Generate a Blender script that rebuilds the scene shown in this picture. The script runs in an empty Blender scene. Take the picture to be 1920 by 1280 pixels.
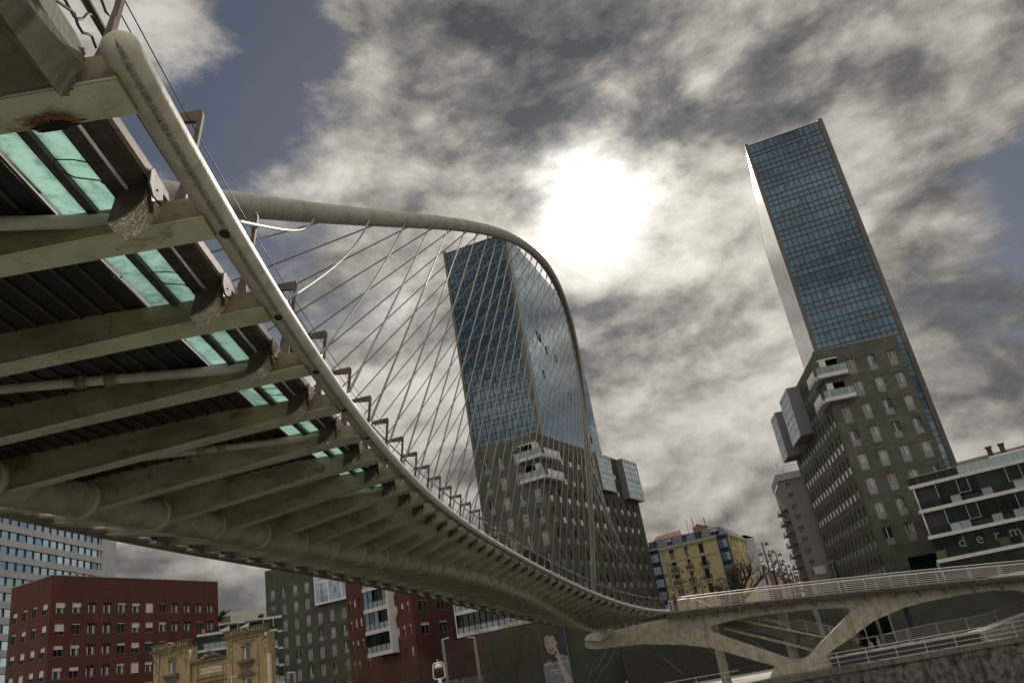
import bpy, bmesh, math, random
from math import radians as rad, sin, cos, tan, pi, sqrt, atan2, exp
from mathutils import Vector, Matrix, noise
random.seed(11)
V = Vector
scn = bpy.context.scene
COL = scn.collection
# ------------------------------------------------------------------ camera
PITCH, ROLL = rad(22.68), rad(-10.15)
fw = V((0, cos(PITCH), sin(PITCH))); up0 = V((0, -sin(PITCH), cos(PITCH))); rt0 = V((1, 0, 0))
rt = rt0 * cos(ROLL) + up0 * sin(ROLL); upv = -rt0 * sin(ROLL) + up0 * cos(ROLL)
cam = bpy.data.cameras.new('camera'); camo = bpy.data.objects.new('camera', cam); COL.objects.link(camo)
camo.matrix_world = Matrix(((rt.x, upv.x, -fw.x, 0), (rt.y, upv.y, -fw.y, 0), (rt.z, upv.z, -fw.z, 0), (0, 0, 0, 1)))
cam.sensor_width = 36; cam.lens = 1483 / 1920 * 36; cam.clip_end = 9000; cam.clip_start = .05
scn.camera = camo
scn.render.engine = 'CYCLES'
scn.view_settings.view_transform = 'Standard'; scn.view_settings.look = 'None'
scn.view_settings.exposure = 0.38; scn.view_settings.gamma = 1
# ------------------------------------------------------------------ sky
SUN_EL, SUN_AZ = rad(31.3), rad(8.5)
sund = V((sin(SUN_AZ) * cos(SUN_EL), cos(SUN_AZ) * cos(SUN_EL), sin(SUN_EL)))
def azel(az, el): az, el = rad(az), rad(el); return V((sin(az) * cos(el), cos(az) * cos(el), sin(el)))
world = bpy.data.worlds.new('World'); scn.world = world; world.use_nodes = True
nt = world.node_tree; nt.nodes.clear()
class NG:
    def __init__(s, nt): s.nt = nt
    def n(s, t, **k):
        o = s.nt.nodes.new(t)
        for a, b in k.items(): setattr(o, a, b)
        return o
    def inp(s, sock, v):
        if isinstance(v, bpy.types.NodeSocket): s.nt.links.new(v, sock)
        elif v is not None: sock.default_value = v
    def m(s, op, a, b=None, c=None, clamp=False):
        o = s.n('ShaderNodeMath', operation=op, use_clamp=clamp); s.inp(o.inputs[0], a)
        if b is not None: s.inp(o.inputs[1], b)
        if c is not None: s.inp(o.inputs[2], c)
        return o.outputs[0]
    def vm(s, op, a, b=None, out=0):
        o = s.n('ShaderNodeVectorMath', operation=op); s.inp(o.inputs[0], a)
        if b is not None: s.inp(o.inputs[1], b)
        return o.outputs[out]
    def mix(s, f, a, b, mode='MIX'):
        o = s.n('ShaderNodeMix', data_type='RGBA', blend_type=mode); s.inp(o.inputs[0], f); s.inp(o.inputs[6], a); s.inp(o.inputs[7], b)
        return o.outputs[2]
    def noise(s, vec, scale, detail=4, rough=.5, dist=0, lac=2):
        o = s.n('ShaderNodeTexNoise'); s.inp(o.inputs['Vector'], vec); o.inputs['Scale'].default_value = scale
        o.inputs['Detail'].default_value = detail; o.inputs['Roughness'].default_value = rough; o.inputs['Distortion'].default_value = dist
        return o.outputs[0]
    def ss(s, v, a, b, lo=0, hi=1):
        o = s.n('ShaderNodeMapRange', interpolation_type='SMOOTHSTEP'); s.inp(o.inputs[0], v)
        for i, x in zip((1, 2, 3, 4), (a, b, lo, hi)): o.inputs[i].default_value = x
        return o.outputs[0]
    def ramp(s, v, stops):
        o = s.n('ShaderNodeValToRGB'); s.inp(o.inputs[0], v); e = o.color_ramp.elements
        while len(e) < len(stops): e.new(.5)
        for el, (p, c) in zip(e, stops): el.position = p; el.color = (*c, 1)
        return o.outputs[0]
g = NG(nt)
tc = g.n('ShaderNodeTexCoord'); D = g.vm('NORMALIZE', tc.outputs['Generated'])
sky = g.n('ShaderNodeTexSky', sky_type='NISHITA'); sky.sun_disc = False
sky.sun_elevation = SUN_EL; sky.sun_rotation = SUN_AZ; sky.altitude = 20; sky.air_density = 1.0; sky.dust_density = .6
sep = g.n('ShaderNodeSeparateXYZ'); g.inp(sep.inputs[0], D)
P = g.vm('ADD', g.vm('MULTIPLY', D, (1.0, 1.0, 1.75)), (3.7, 1.3, .4))
wob = g.n('ShaderNodeTexNoise'); g.inp(wob.inputs['Vector'], P); wob.inputs['Scale'].default_value = 2.2; wob.inputs['Detail'].default_value = 3
wv = g.n('ShaderNodeVectorMath', operation='SCALE'); g.inp(wv.inputs[0], g.vm('SUBTRACT', wob.outputs['Color'], (.5, .5, .5))); wv.inputs[3].default_value = .12
P = g.vm('ADD', P, wv.outputs[0])
dS = g.vm('DOT_PRODUCT', D, tuple(sund), 1)
n1 = g.noise(P, 2.6, 10, .58, .15)
n2 = g.noise(g.vm('ADD', P, (7.1, 2.2, 0)), 4.6, 12, .60, .1)
n3 = g.noise(g.vm('ADD', P, (1.1, 9.2, 0)), 1.7, 6, .5, .1)
n4 = g.noise(g.vm('ADD', P, (2.7, 5.2, 3)), 11, 10, .62, .1)
def puff(off, sc, det):      # rounded cumulus heaps
    v = g.noise(g.vm('ADD', P, off), sc, det, .55, .0); a = g.m('ABSOLUTE', g.m('MULTIPLY', g.m('SUBTRACT', v, .5), 3.4)); return g.m('MINIMUM', a, 1.0)
so_ = tuple(sund * .030 + V((0, 0, .034)))
pA, pB = puff((5, 1, 2), 4.2, 9), puff((5 + so_[0], 1 + so_[1], 2 + so_[2]), 4.2, 9)
hA, hB = g.noise(g.vm('ADD', P, (7.1, 2.2, 0)), 4.6, 12, .60, .1), g.noise(g.vm('ADD', P, (7.1 + so_[0], 2.2 + so_[1], so_[2])), 4.6, 12, .60, .1)
rel = g.m('ADD', g.m('MULTIPLY', g.m('SUBTRACT', hA, hB), .62), g.m('MULTIPLY', g.m('SUBTRACT', pA, pB), .14))
dens = g.m('ADD', g.m('ADD', g.m('MULTIPLY', n1, .66), g.m('MULTIPLY', n2, .2)), g.m('MULTIPLY', n4, .14))
shade = g.m('ADD', g.m('MULTIPLY', n2, .36), g.m('MULTIPLY', n3, .32))
shade = g.m('ADD', shade, g.m('ADD', g.m('MULTIPLY', n4, .20), g.m('MULTIPLY', pA, .16)))
shade = g.m('ADD', g.m('ADD', g.m('MULTIPLY', shade, .92), .055), rel)
def blob(px, amt, k):
    d = g.vm('DOT_PRODUCT', D, tuple(px), 1)
    return g.m('MULTIPLY', g.m('EXPONENT', g.m('MULTIPLY', g.m('SUBTRACT', d, 1.0), k)), amt)
BLOBS_D = [(azel(-22.5, 38), -.16, 160), (azel(-13, 47), -.14, 130), (azel(-17, 43.5), -.10, 200), (azel(-12.5, 37.5), -.06, 300), (azel(38, 22), -.15, 260), (azel(34, 17), -.05, 260), (azel(42, 13), -.10, 260),
           (azel(-26, 44), .12, 120), (azel(-3, 46), .12, 90), (azel(9, 31), .22, 90), (azel(2, 45), .16, 150), (azel(8, 40), .08, 150), (azel(-9, 42), .05, 300), (azel(30, 28), .05, 200), (azel(-8, 33), .08, 250), (azel(24, 40), .10, 60), (azel(14, 18), .14, 60), (azel(-30, 6), .1, 60)]
BLOBS_S = [(azel(4.5, 41), -.10, 260), (azel(1.5, 38.5), -.05, 700), (azel(14.5, 35), -.12, 600), (azel(16, 24), .05, 150), (azel(30, 24), .04, 150), (azel(-3, 30), .04, 150), (azel(24, 36), -.14, 400), (azel(8, 44), -.10, 300), (azel(-13, 27), -.12, 500), (azel(-6, 20), .08, 200),
           (azel(-22, 7), -.14, 250), (azel(20, 28), .04, 200), (azel(13, 16), .06, 200), (azel(-24, 42), .10, 150), (azel(-14, 31), .08, 200), (azel(6, 26), -.04, 500), (azel(20, 12), .05, 200), (azel(34, 14), -.12, 200), (azel(40, 33), -.05, 80)]
for px, a, k in BLOBS_D: dens = g.m('ADD', dens, blob(px, a, k))
for px, a, k in BLOBS_S: shade = g.m('ADD', shade, blob(px, a, k))
mask = g.ss(dens, .36, .475)
wide = g.m('EXPONENT', g.m('MULTIPLY', g.m('SUBTRACT', dS, 1.0), 26))
tight = g.m('EXPONENT', g.m('MULTIPLY', g.m('SUBTRACT', dS, 1.0), 250))
cc = g.ramp(shade, [(.27, (.60, .63, .68)), (.38, (1.32, 1.30, 1.26)), (.47, (2.5, 2.34, 2.06)), (.57, (4.0, 3.75, 3.35)), (.70, (5.6, 5.3, 4.8))])
lit = g.m('ADD', g.m('MULTIPLY', wide, .45), .86)
lit = g.m('ADD', lit, g.m('MULTIPLY', tight, .35))
back = g.m('ADD', g.ss(sep.outputs[1], .35, -.45, 0, 1.9), g.ss(sep.outputs[2], .72, .95, 0, .9))   # unseen sky behind and overhead brightened to fill faces turned to the camera
lit = g.m('MULTIPLY', lit, g.m('ADD', back, 1.0))
cc = g.vm('SCALE', cc, None); scl = nt.nodes[-1]; g.inp(scl.inputs[3], lit)
# sunlit disc glowing through thin cloud
disc = g.m('ADD', dS, g.m('MULTIPLY', g.m('SUBTRACT', n4, .5), .006))
halo = g.m('EXPONENT', g.m('MULTIPLY', g.m('SUBTRACT', disc, 1.0), 800))
halo2 = g.m('EXPONENT', g.m('MULTIPLY', g.m('SUBTRACT', dS, 1.0), 90))
core = g.m('ADD', g.m('MULTIPLY', halo, 18.0), g.m('MULTIPLY', halo2, g.ss(shade, .35, .6, .1, .7)))
blue = g.mix(.55, sky.outputs[0], (.95, 1.25, 1.95, 1))
blue = g.mix(1.0, blue, (.46, .42, .38, 1), 'MULTIPLY')
skyc = g.mix(mask, blue, cc)
sc2 = g.n('ShaderNodeVectorMath', operation='SCALE'); g.inp(sc2.inputs[0], (1.0, .96, .88)); g.inp(sc2.inputs[3], core)
skyc = g.vm('ADD', skyc, sc2.outputs[0])
bg = g.n('ShaderNodeBackground'); g.inp(bg.inputs[0], skyc); bg.inputs[1].default_value = .1
out = g.n('ShaderNodeOutputWorld'); nt.links.new(bg.outputs[0], out.inputs[0])
sl = bpy.data.lights.new('sun', 'SUN'); sl.energy = 2.6; sl.angle = rad(2.5); sl.color = (1, .93, .82)
so = bpy.data.objects.new('sun', sl); COL.objects.link(so); so.rotation_euler = (-sund).to_track_quat('-Z', 'Y').to_euler()
# ------------------------------------------------------------------ materials
MATS = {}
def mat(name, c, rough=.6, metal=0, c2=None, ns=3.0, amt=(.4, .65), bump=0, spec=.5, coord='Object', detail=6, stretch=None, fn=None, bscale=None):
    m = bpy.data.materials.new(name); m.use_nodes = True; t = m.node_tree; b = t.nodes['Principled BSDF']; q = NG(t)
    b.inputs['Roughness'].default_value = rough; b.inputs['Metallic'].default_value = metal; b.inputs['Specular IOR Level'].default_value = spec
    tcn = q.n('ShaderNodeTexCoord'); v = tcn.outputs[coord]
    if stretch: v = q.vm('MULTIPLY', v, stretch)
    col = (*c, 1)
    if c2:
        f = q.ss(q.noise(v, ns, detail, .6, .3), *amt); col = q.mix(f, (*c, 1), (*c2, 1))
    if fn: col = fn(q, tcn, v, col, b)
    q.inp(b.inputs['Base Color'], col)
    if bump:
        bn = q.n('ShaderNodeBump'); bn.inputs['Strength'].default_value = bump; bn.inputs['Distance'].default_value = .02
        q.inp(bn.inputs['Height'], q.noise(v, bscale or ns * 4, 6, .6)); q.inp(b.inputs['Normal'], bn.outputs[0])
    MATS[name] = m; return m
def attr_layer(attr, colr, thr=(.35, .75), ns=9, stretch=(1, 1, 1)):
    def fn(q, tcn, v, col, b):
        a = q.n('ShaderNodeAttribute', attribute_name=attr)
        f = q.m('MULTIPLY', a.outputs['Fac'], q.m('ADD', q.noise(q.vm('MULTIPLY', tcn.outputs['Object'], stretch), ns, 6, .7), .35))
        return q.mix(q.ss(f, *thr), col, (*colr, 1))
    return fn
M_TUBE = mat('weathered_white_tube', (.47, .45, .39), .55, 0, (.33, .32, .26), 3.5, (.42, .7), .15, fn=attr_layer('dark_mask', (.055, .058, .042), (.34, .98), 30))
M_ARCH = mat('arch_paint', (.34, .34, .29), .45, 0, (.22, .22, .175), 2.2, (.4, .7), .12, fn=attr_layer('dark_mask', (.07, .07, .045), (.45, .9), 12))
def grime(colr, sc, lo, hi, st=(1, 1, 1), k=.8):
    def fn(q, tcn, v, col, b):
        f = q.ss(q.noise(q.vm('MULTIPLY', tcn.outputs['Object'], st), sc, 9, .72, .6), lo, hi); f2 = q.ss(q.noise(tcn.outputs['Object'], sc * 5, 5, .7), .62, .72)
        return q.mix(q.m('MULTIPLY', f2, .5), q.mix(q.m('MULTIPLY', f, k), col, (*colr, 1)), (colr[0] * .5, colr[1] * .5, colr[2] * .5, 1))
    return fn
M_RIB = mat('rib_paint', (.50, .53, .42), .5, 0, (.36, .38, .28), 2.0, (.38, .72), .2, bscale=30, fn=grime((.16, .115, .05), 2.4, .56, .70))
M_WEB = mat('rib_web_grime_shaded', (.27, .235, .14), .55, 0, (.14, .12, .065), 1.6, (.35, .7), .2, bscale=30, stretch=(1, 1, 2.2), fn=grime((.06, .042, .018), 1.8, .54, .70))  # grime, with the shade on the near ribs painted into its tone
M_WEBB = mat('rib_web_grime_half_lit', (.36, .33, .225), .55, 0, (.20, .18, .11), 1.6, (.35, .7), .2, bscale=30, stretch=(1, 1, 2.2), fn=grime((.06, .042, .018), 1.8, .54, .70))  # half-shaded copy of the same grimy web paint
M_WEBC = mat('rib_web_grime_lit', (.43, .41, .31), .55, 0, (.27, .25, .17), 1.6, (.35, .7), .2, bscale=30, stretch=(1, 1, 2.2), fn=grime((.06, .042, .018), 1.8, .54, .70))  # lit copy of the same grimy web paint, for the far ribs
M_SPINE = mat('spine_paint', (.42, .41, .30), .5, 0, (.25, .235, .15), 2.4, (.35, .7), .25, bscale=25)
M_BROWN = mat('brown_steel', (.13, .10, .085), .65, 0, (.075, .058, .05), 8, (.4, .7), spec=.25)
M_DARKST = mat('dark_beam', (.05, .045, .035), .6, .2, (.09, .08, .06), 5, (.45, .7))
M_PINK = mat('pale_lip', (.30, .255, .225), .7, 0, (.19, .155, .14), 6, (.4, .7), spec=.2)
M_PLANK = mat('dark_deck_plank', (.012, .016, .015), .35, 0, (.03, .03, .022), 4, (.5, .8), stretch=(6, .4, 1))
M_CABLE = mat('steel_cable', (.27, .262, .245), .55, .1, spec=.35)
M_CABLE2 = mat('grey_cable', (.14, .142, .135), .55, .1, spec=.3)
M_WIRE = mat('thin_wire', (.03, .028, .028), .5, .5)
M_RUST = mat('rust', (.20, .075, .02), .9, 0, (.08, .03, .012), 14, (.4, .6), .4)
M_HOLE = mat('rusted_out_hole', (.006, .005, .004), .95)
M_BLACK = mat('black', (.01, .01, .011), .6)
M_SKYSLIT = mat('sky_slit_pale', (.8, .78, .85), .25, .5)  # bright tone painted for sky light seen between the beams
def reflector():
    m = mat('crumpled_reflector', (.86, .80, .68), .14, 1.0); t = m.node_tree; q = NG(t); b = t.nodes['Principled BSDF']
    tcn = q.n('ShaderNodeTexCoord'); bn = q.n('ShaderNodeBump'); bn.inputs['Strength'].default_value = 1; bn.inputs['Distance'].default_value = .03
    q.inp(bn.inputs['Height'], q.noise(tcn.outputs['Object'], 16, 4, .6, 1.5)); q.inp(b.inputs['Normal'], bn.outputs[0]); return m
M_REFL = reflector()
def frosted(name, c, dark):
    m = bpy.data.materials.new(name); m.use_nodes = True; t = m.node_tree; q = NG(t); t.nodes.clear()
    tcn = q.n('ShaderNodeTexCoord'); o = q.n('ShaderNodeOutputMaterial')
    f = q.ss(q.noise(tcn.outputs['Object'], 4, 9, .75, 1.2), .46, .66); col = q.mix(f, (*c, 1), (*dark, 1)); col = q.mix(q.ss(q.noise(q.vm('MULTIPLY', tcn.outputs['Object'], (9, 2.5, 1)), 2.2, 8, .8, 1.0), .60, .68), col, (dark[0] * .45, dark[1] * .5, dark[2] * .5, 1))
    tr = q.n('ShaderNodeBsdfTranslucent'); q.inp(tr.inputs[0], col); gl = q.n('ShaderNodeBsdfGlossy'); gl.inputs['Roughness'].default_value = .25
    q.inp(gl.inputs[0], (.5, .8, .75, 1)); mx = q.n('ShaderNodeMixShader'); mx.inputs[0].default_value = .06
    t.links.new(tr.outputs[0], mx.inputs[1]); t.links.new(gl.outputs[0], mx.inputs[2]); t.links.new(mx.outputs[0], o.inputs[0]); return m
M_GLASSDECK = frosted('turquoise_frosted_glass', (.60, .78, .72), (.38, .53, .48))
M_GLASSDK2 = frosted('pale_frosted_glass', (.62, .66, .60), (.40, .42, .37))  # paler glass, chosen to keep green light off the far ribs
def conc(name, c, c2, dark=(.05, .048, .035), streak=.5, uvs=False):
    def fn(q, tcn, v, col, b):
        w = q.vm('MULTIPLY', tcn.outputs['Object'], (1.6, 1.6, .16)); f = q.ss(q.noise(w, 1.5, 7, .65, .2), .5, .72)
        col = q.mix(q.m('MULTIPLY', f, streak), col, (*dark, 1))
        f2 = q.ss(q.noise(tcn.outputs['Object'], .5, 8, .7, .2), .56, .74)
        f3 = q.ss(q.noise(q.vm('MULTIPLY', tcn.outputs['Object'], (3.0, 3.0, .12)), 2.2, 6, .6, .1), .56, .70)
        col = q.mix(q.m('MULTIPLY', f3, streak * .8), col, (c[0] * .42, c[1] * .33, c[2] * .22, 1))
        return q.mix(q.m('MULTIPLY', f2, .3), col, (*dark, 1))
    return mat(name, c, .85, 0, c2, 2.0, (.35, .7), .5, fn=fn, bscale=18)
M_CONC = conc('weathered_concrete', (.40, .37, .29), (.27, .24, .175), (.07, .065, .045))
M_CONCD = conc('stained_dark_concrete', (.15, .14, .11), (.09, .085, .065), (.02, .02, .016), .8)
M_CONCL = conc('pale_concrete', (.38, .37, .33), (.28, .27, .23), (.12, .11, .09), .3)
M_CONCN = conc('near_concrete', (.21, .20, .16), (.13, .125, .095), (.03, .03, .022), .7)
M_CONCDK = conc('dark_stone_steps', (.030, .032, .026), (.018, .02, .016), (.008, .009, .007), .5)
M_QUAY = conc('mossy_quay_stone', (.15, .155, .125), (.018, .02, .015), (.006, .007, .005), .95)
def brickmat(name, c1, c2, mortar, sc, bw, bh, msz=.012, rough=.8, bump=.25, big=(.8, 1.15), bigns=.35):
    m = bpy.data.materials.new(name); m.use_nodes = True; t = m.node_tree; q = NG(t); b = t.nodes['Principled BSDF']
    b.inputs['Roughness'].default_value = rough
    uv = q.n('ShaderNodeUVMap'); uv.uv_map = 'uv'
    br = q.n('ShaderNodeTexBrick'); t.links.new(uv.outputs[0], br.inputs['Vector']); br.inputs['Color1'].default_value = (*c1, 1); br.inputs['Color2'].default_value = (*c2, 1)
    br.inputs['Mortar'].default_value = (*mortar, 1); br.inputs['Scale'].default_value = sc; br.inputs['Mortar Size'].default_value = msz; br.inputs['Bias'].default_value = 0
    br.inputs['Brick Width'].default_value = bw; br.inputs['Row Height'].default_value = bh
    f = q.noise(uv.outputs[0], bigns, 6, .65, .4); mr = q.ss(f, .3, .7, *big)
    cm = q.n('ShaderNodeVectorMath', operation='SCALE'); q.inp(cm.inputs[0], br.outputs[0]); q.inp(cm.inputs[3], mr)
    q.inp(b.inputs['Base Color'], cm.outputs[0])
    bn = q.n('ShaderNodeBump'); bn.inputs['Strength'].default_value = bump; bn.inputs['Distance'].default_value = .02; bn.invert = True
    q.inp(bn.inputs['Height'], br.outputs['Fac']); q.inp(b.inputs['Normal'], bn.outputs[0])
    MATS[name] = m; return m
M_GREEN = brickmat('green_slate_cladding', (.040, .050, .028), (.072, .080, .048), (.024, .027, .016), 1, 1.3, .33, .010, .6, .3, (.7, 1.25))
M_GREEND = brickmat('dark_green_slate_plinth', (.013, .018, .011), (.021, .026, .016), (.006, .008, .005), 1, 1.1, .3, .012, .6, .3, (.7, 1.25))
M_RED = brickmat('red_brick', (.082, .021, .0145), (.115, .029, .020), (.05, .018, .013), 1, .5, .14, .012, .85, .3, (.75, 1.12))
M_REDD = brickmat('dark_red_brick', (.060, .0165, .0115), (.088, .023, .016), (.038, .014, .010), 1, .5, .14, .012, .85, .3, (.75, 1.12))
M_GREYT = brickmat('grey_stone_tiles', (.24, .235, .25), (.28, .275, .285), (.17, .165, .18), 1, 1.2, .45, .012, .6, .2, (.9, 1.08))
M_YEL = brickmat('yellow_rendered_ashlar', (.56, .47, .235), (.62, .52, .28), (.42, .34, .17), 1, .9, .38, .014, .85, .3, (.8, 1.1), .6)
M_WHT = brickmat('pale_grey_panels', (.42, .42, .46), (.46, .46, .5), (.32, .32, .36), 1, 1.4, .9, .015, .7, .2, (.88, 1.06))
M_BEIGE = conc('crumbling_ochre_stucco', (.37, .28, .15), (.24, .185, .10), (.07, .055, .032), .7)
M_STONED = conc('dark_carved_stone', (.13, .11, .075), (.08, .07, .05), (.03, .03, .02), .7)
M_TRIM = mat('cream_trim', (.55, .50, .36), .8, 0, (.42, .38, .26), 3)
M_ZINC = mat('blue_grey_zinc', (.13, .145, .185), .5, .3, (.10, .11, .15), 1.5)
M_ROOFT = mat('red_roof_tiles', (.26, .085, .045), .85, 0, (.15, .055, .035), 2.5, (.4, .65), .6, bscale=8)
M_BROWNR = mat('brown_roof_tiles', (.13, .085, .065), .85, 0, (.085, .06, .05), 2.5, (.4, .65), .6, bscale=8)
M_APT = mat('grey_render', (.27, .245, .225), .85, 0, (.22, .2, .185), .5, (.35, .7))
M_WHITE = mat('white_painted_frame', (.62, .61, .60), .45)
M_LGREY = mat('pale_grey_spandrel', (.50, .49, .49), .5, 0, (.44, .43, .43), .8)
M_GREYM = mat('grey_metal_panel', (.17, .17, .18), .5, .2)
M_FIN = mat('stone_fin', (.125, .115, .108), .7, 0, (.10, .092, .087), .6, spec=.25)
M_SIDE = mat('polished_side_cladding', (.40, .375, .365), .16, .9, (.34, .32, .315), .3)
M_FRAMED = mat('dark_mullion', (.015, .02, .025), .4, .4)
M_SHUT = mat('white_roller_blind', (.55, .55, .54), .7, 0, (.46, .46, .46), 1.2)
M_CURT = mat('pale_curtain', (.46, .44, .42), .8, 0, (.28, .26, .25), 9, (.4, .6), stretch=(1, 1, .05))
M_CURTR = mat('rosy_curtain', (.42, .30, .28), .8, 0, (.26, .18, .17), 9, (.4, .6), stretch=(1, 1, .05))
M_DKROOM = mat('dark_room', (.012, .013, .015), .4)
M_WOOD = mat('bare_bark', (.045, .035, .026), .9, 0, (.08, .062, .045), 8)
M_TWIG = mat('ochre_twigs', (.13, .095, .035), .9, 0, (.075, .05, .025), 4)
M_LAMP = mat('grey_lamp_post', (.13, .13, .125), .6, .1)
M_WHITEP = mat('white_lamp_paint', (.75, .74, .72), .35)
M_RAILW = mat('pale_steel_rail', (.50, .46, .44), .45, .2)
M_RAILG = mat('greenish_grey_rail', (.36, .37, .33), .4, .5)
M_SKIN = mat('skin', (.42, .24, .16), .6); M_CLOTH = mat('dark_coat', (.03, .03, .035), .9); M_CLOTH2 = mat('brown_coat', (.12, .07, .05), .9)
M_CLOTHR = mat('red_jacket', (.5, .04, .04), .9); M_HAIR = mat('hair', (.03, .018, .012), .8); M_HAIRG = mat('grey_hair', (.35, .32, .3), .8); M_HAT = mat('brown_beanie', (.09, .035, .025), .95)
M_CLOTHW = mat('pale_coat', (.4, .4, .4), .9)
def glassmat(name, c, rough=.04, ior=1.9, metal=0.0, var=.5, wav=.012, refl=(1, 1, 1)):
    m = bpy.data.materials.new(name); m.use_nodes = True; t = m.node_tree; q = NG(t); b = t.nodes['Principled BSDF']
    a = q.n('ShaderNodeAttribute', attribute_name='pane'); f = q.ss(a.outputs['Fac'], 0, 1, 1 - var, 1 + var)
    cm = q.n('ShaderNodeVectorMath', operation='SCALE'); q.inp(cm.inputs[0], c); q.inp(cm.inputs[3], f)
    q.inp(b.inputs['Base Color'], cm.outputs[0]); b.inputs['Roughness'].default_value = rough; b.inputs['IOR'].default_value = ior
    b.inputs['Metallic'].default_value = metal; b.inputs['Specular Tint'].default_value = (*refl, 1)
    tcn = q.n('ShaderNodeTexCoord'); bn = q.n('ShaderNodeBump'); bn.inputs['Strength'].default_value = .25; bn.inputs['Distance'].default_value = wav
    q.inp(bn.inputs['Height'], q.noise(tcn.outputs['Object'], .6, 2, .5)); q.inp(b.inputs['Normal'], bn.outputs[0])
    MATS[name] = m; return m
M_TGLASS = glassmat('blue_curtain_wall_glass', (.030, .058, .088), .05, 2.2, 0, .42, .004, (.46, .64, .82))
M_TBAND = glassmat('pale_spandrel_glass', (.060, .085, .100), .12, 2.0, 0, .3, .004, (.55, .66, .76))
M_SGLASS = glassmat('mirror_glass', (.62, .82, 1.0), .05, 1.5, 1.0, .10, .003, (1, 1, 1))
M_WGLASS = glassmat('dark_window_glass', (.012, .015, .017), .04, 1.7, 0, .6, .006)
M_DGLASS = glassmat('smoked_glass', (.008, .012, .009), .05, 1.38, 0, .8, .006, (.6, .7, .6))
M_BGLASS = glassmat('sky_blue_glass', (.16, .26, .38), .05, 2.2, 0, .5, .004)
M_FROST = glassmat('frosted_pane', (.20, .26, .26), .3, 1.6, 0, .3, .004)
M_DIMG = glassmat('dim_olive_pane', (.05, .055, .025), .1, 1.4, 0, .8, .006, (.6, .7, .6))
M_FROSTW = mat('white_lit_guard_glass', (.62, .64, .66), .25)  # light caught by the guard glass painted in as white
def guardglass(name, c, f):
    m = bpy.data.materials.new(name); m.use_nodes = True; t = m.node_tree; q = NG(t); b = t.nodes['Principled BSDF']; b.inputs['Base Color'].default_value = (*c, 1); b.inputs['Roughness'].default_value = .12
    tr = q.n('ShaderNodeBsdfTransparent'); mx = q.n('ShaderNodeMixShader'); mx.inputs[0].default_value = f; t.links.new(tr.outputs[0], mx.inputs[1]); t.links.new(b.outputs[0], mx.inputs[2]); t.links.new(mx.outputs[0], t.nodes['Material Output'].inputs[0]); return m
M_FROSTB = mat('blue_grey_guard_glass', (.22, .25, .28), .2)
M_GUARD = guardglass('clear_guard_glass', (.24, .27, .30), .55)
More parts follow.
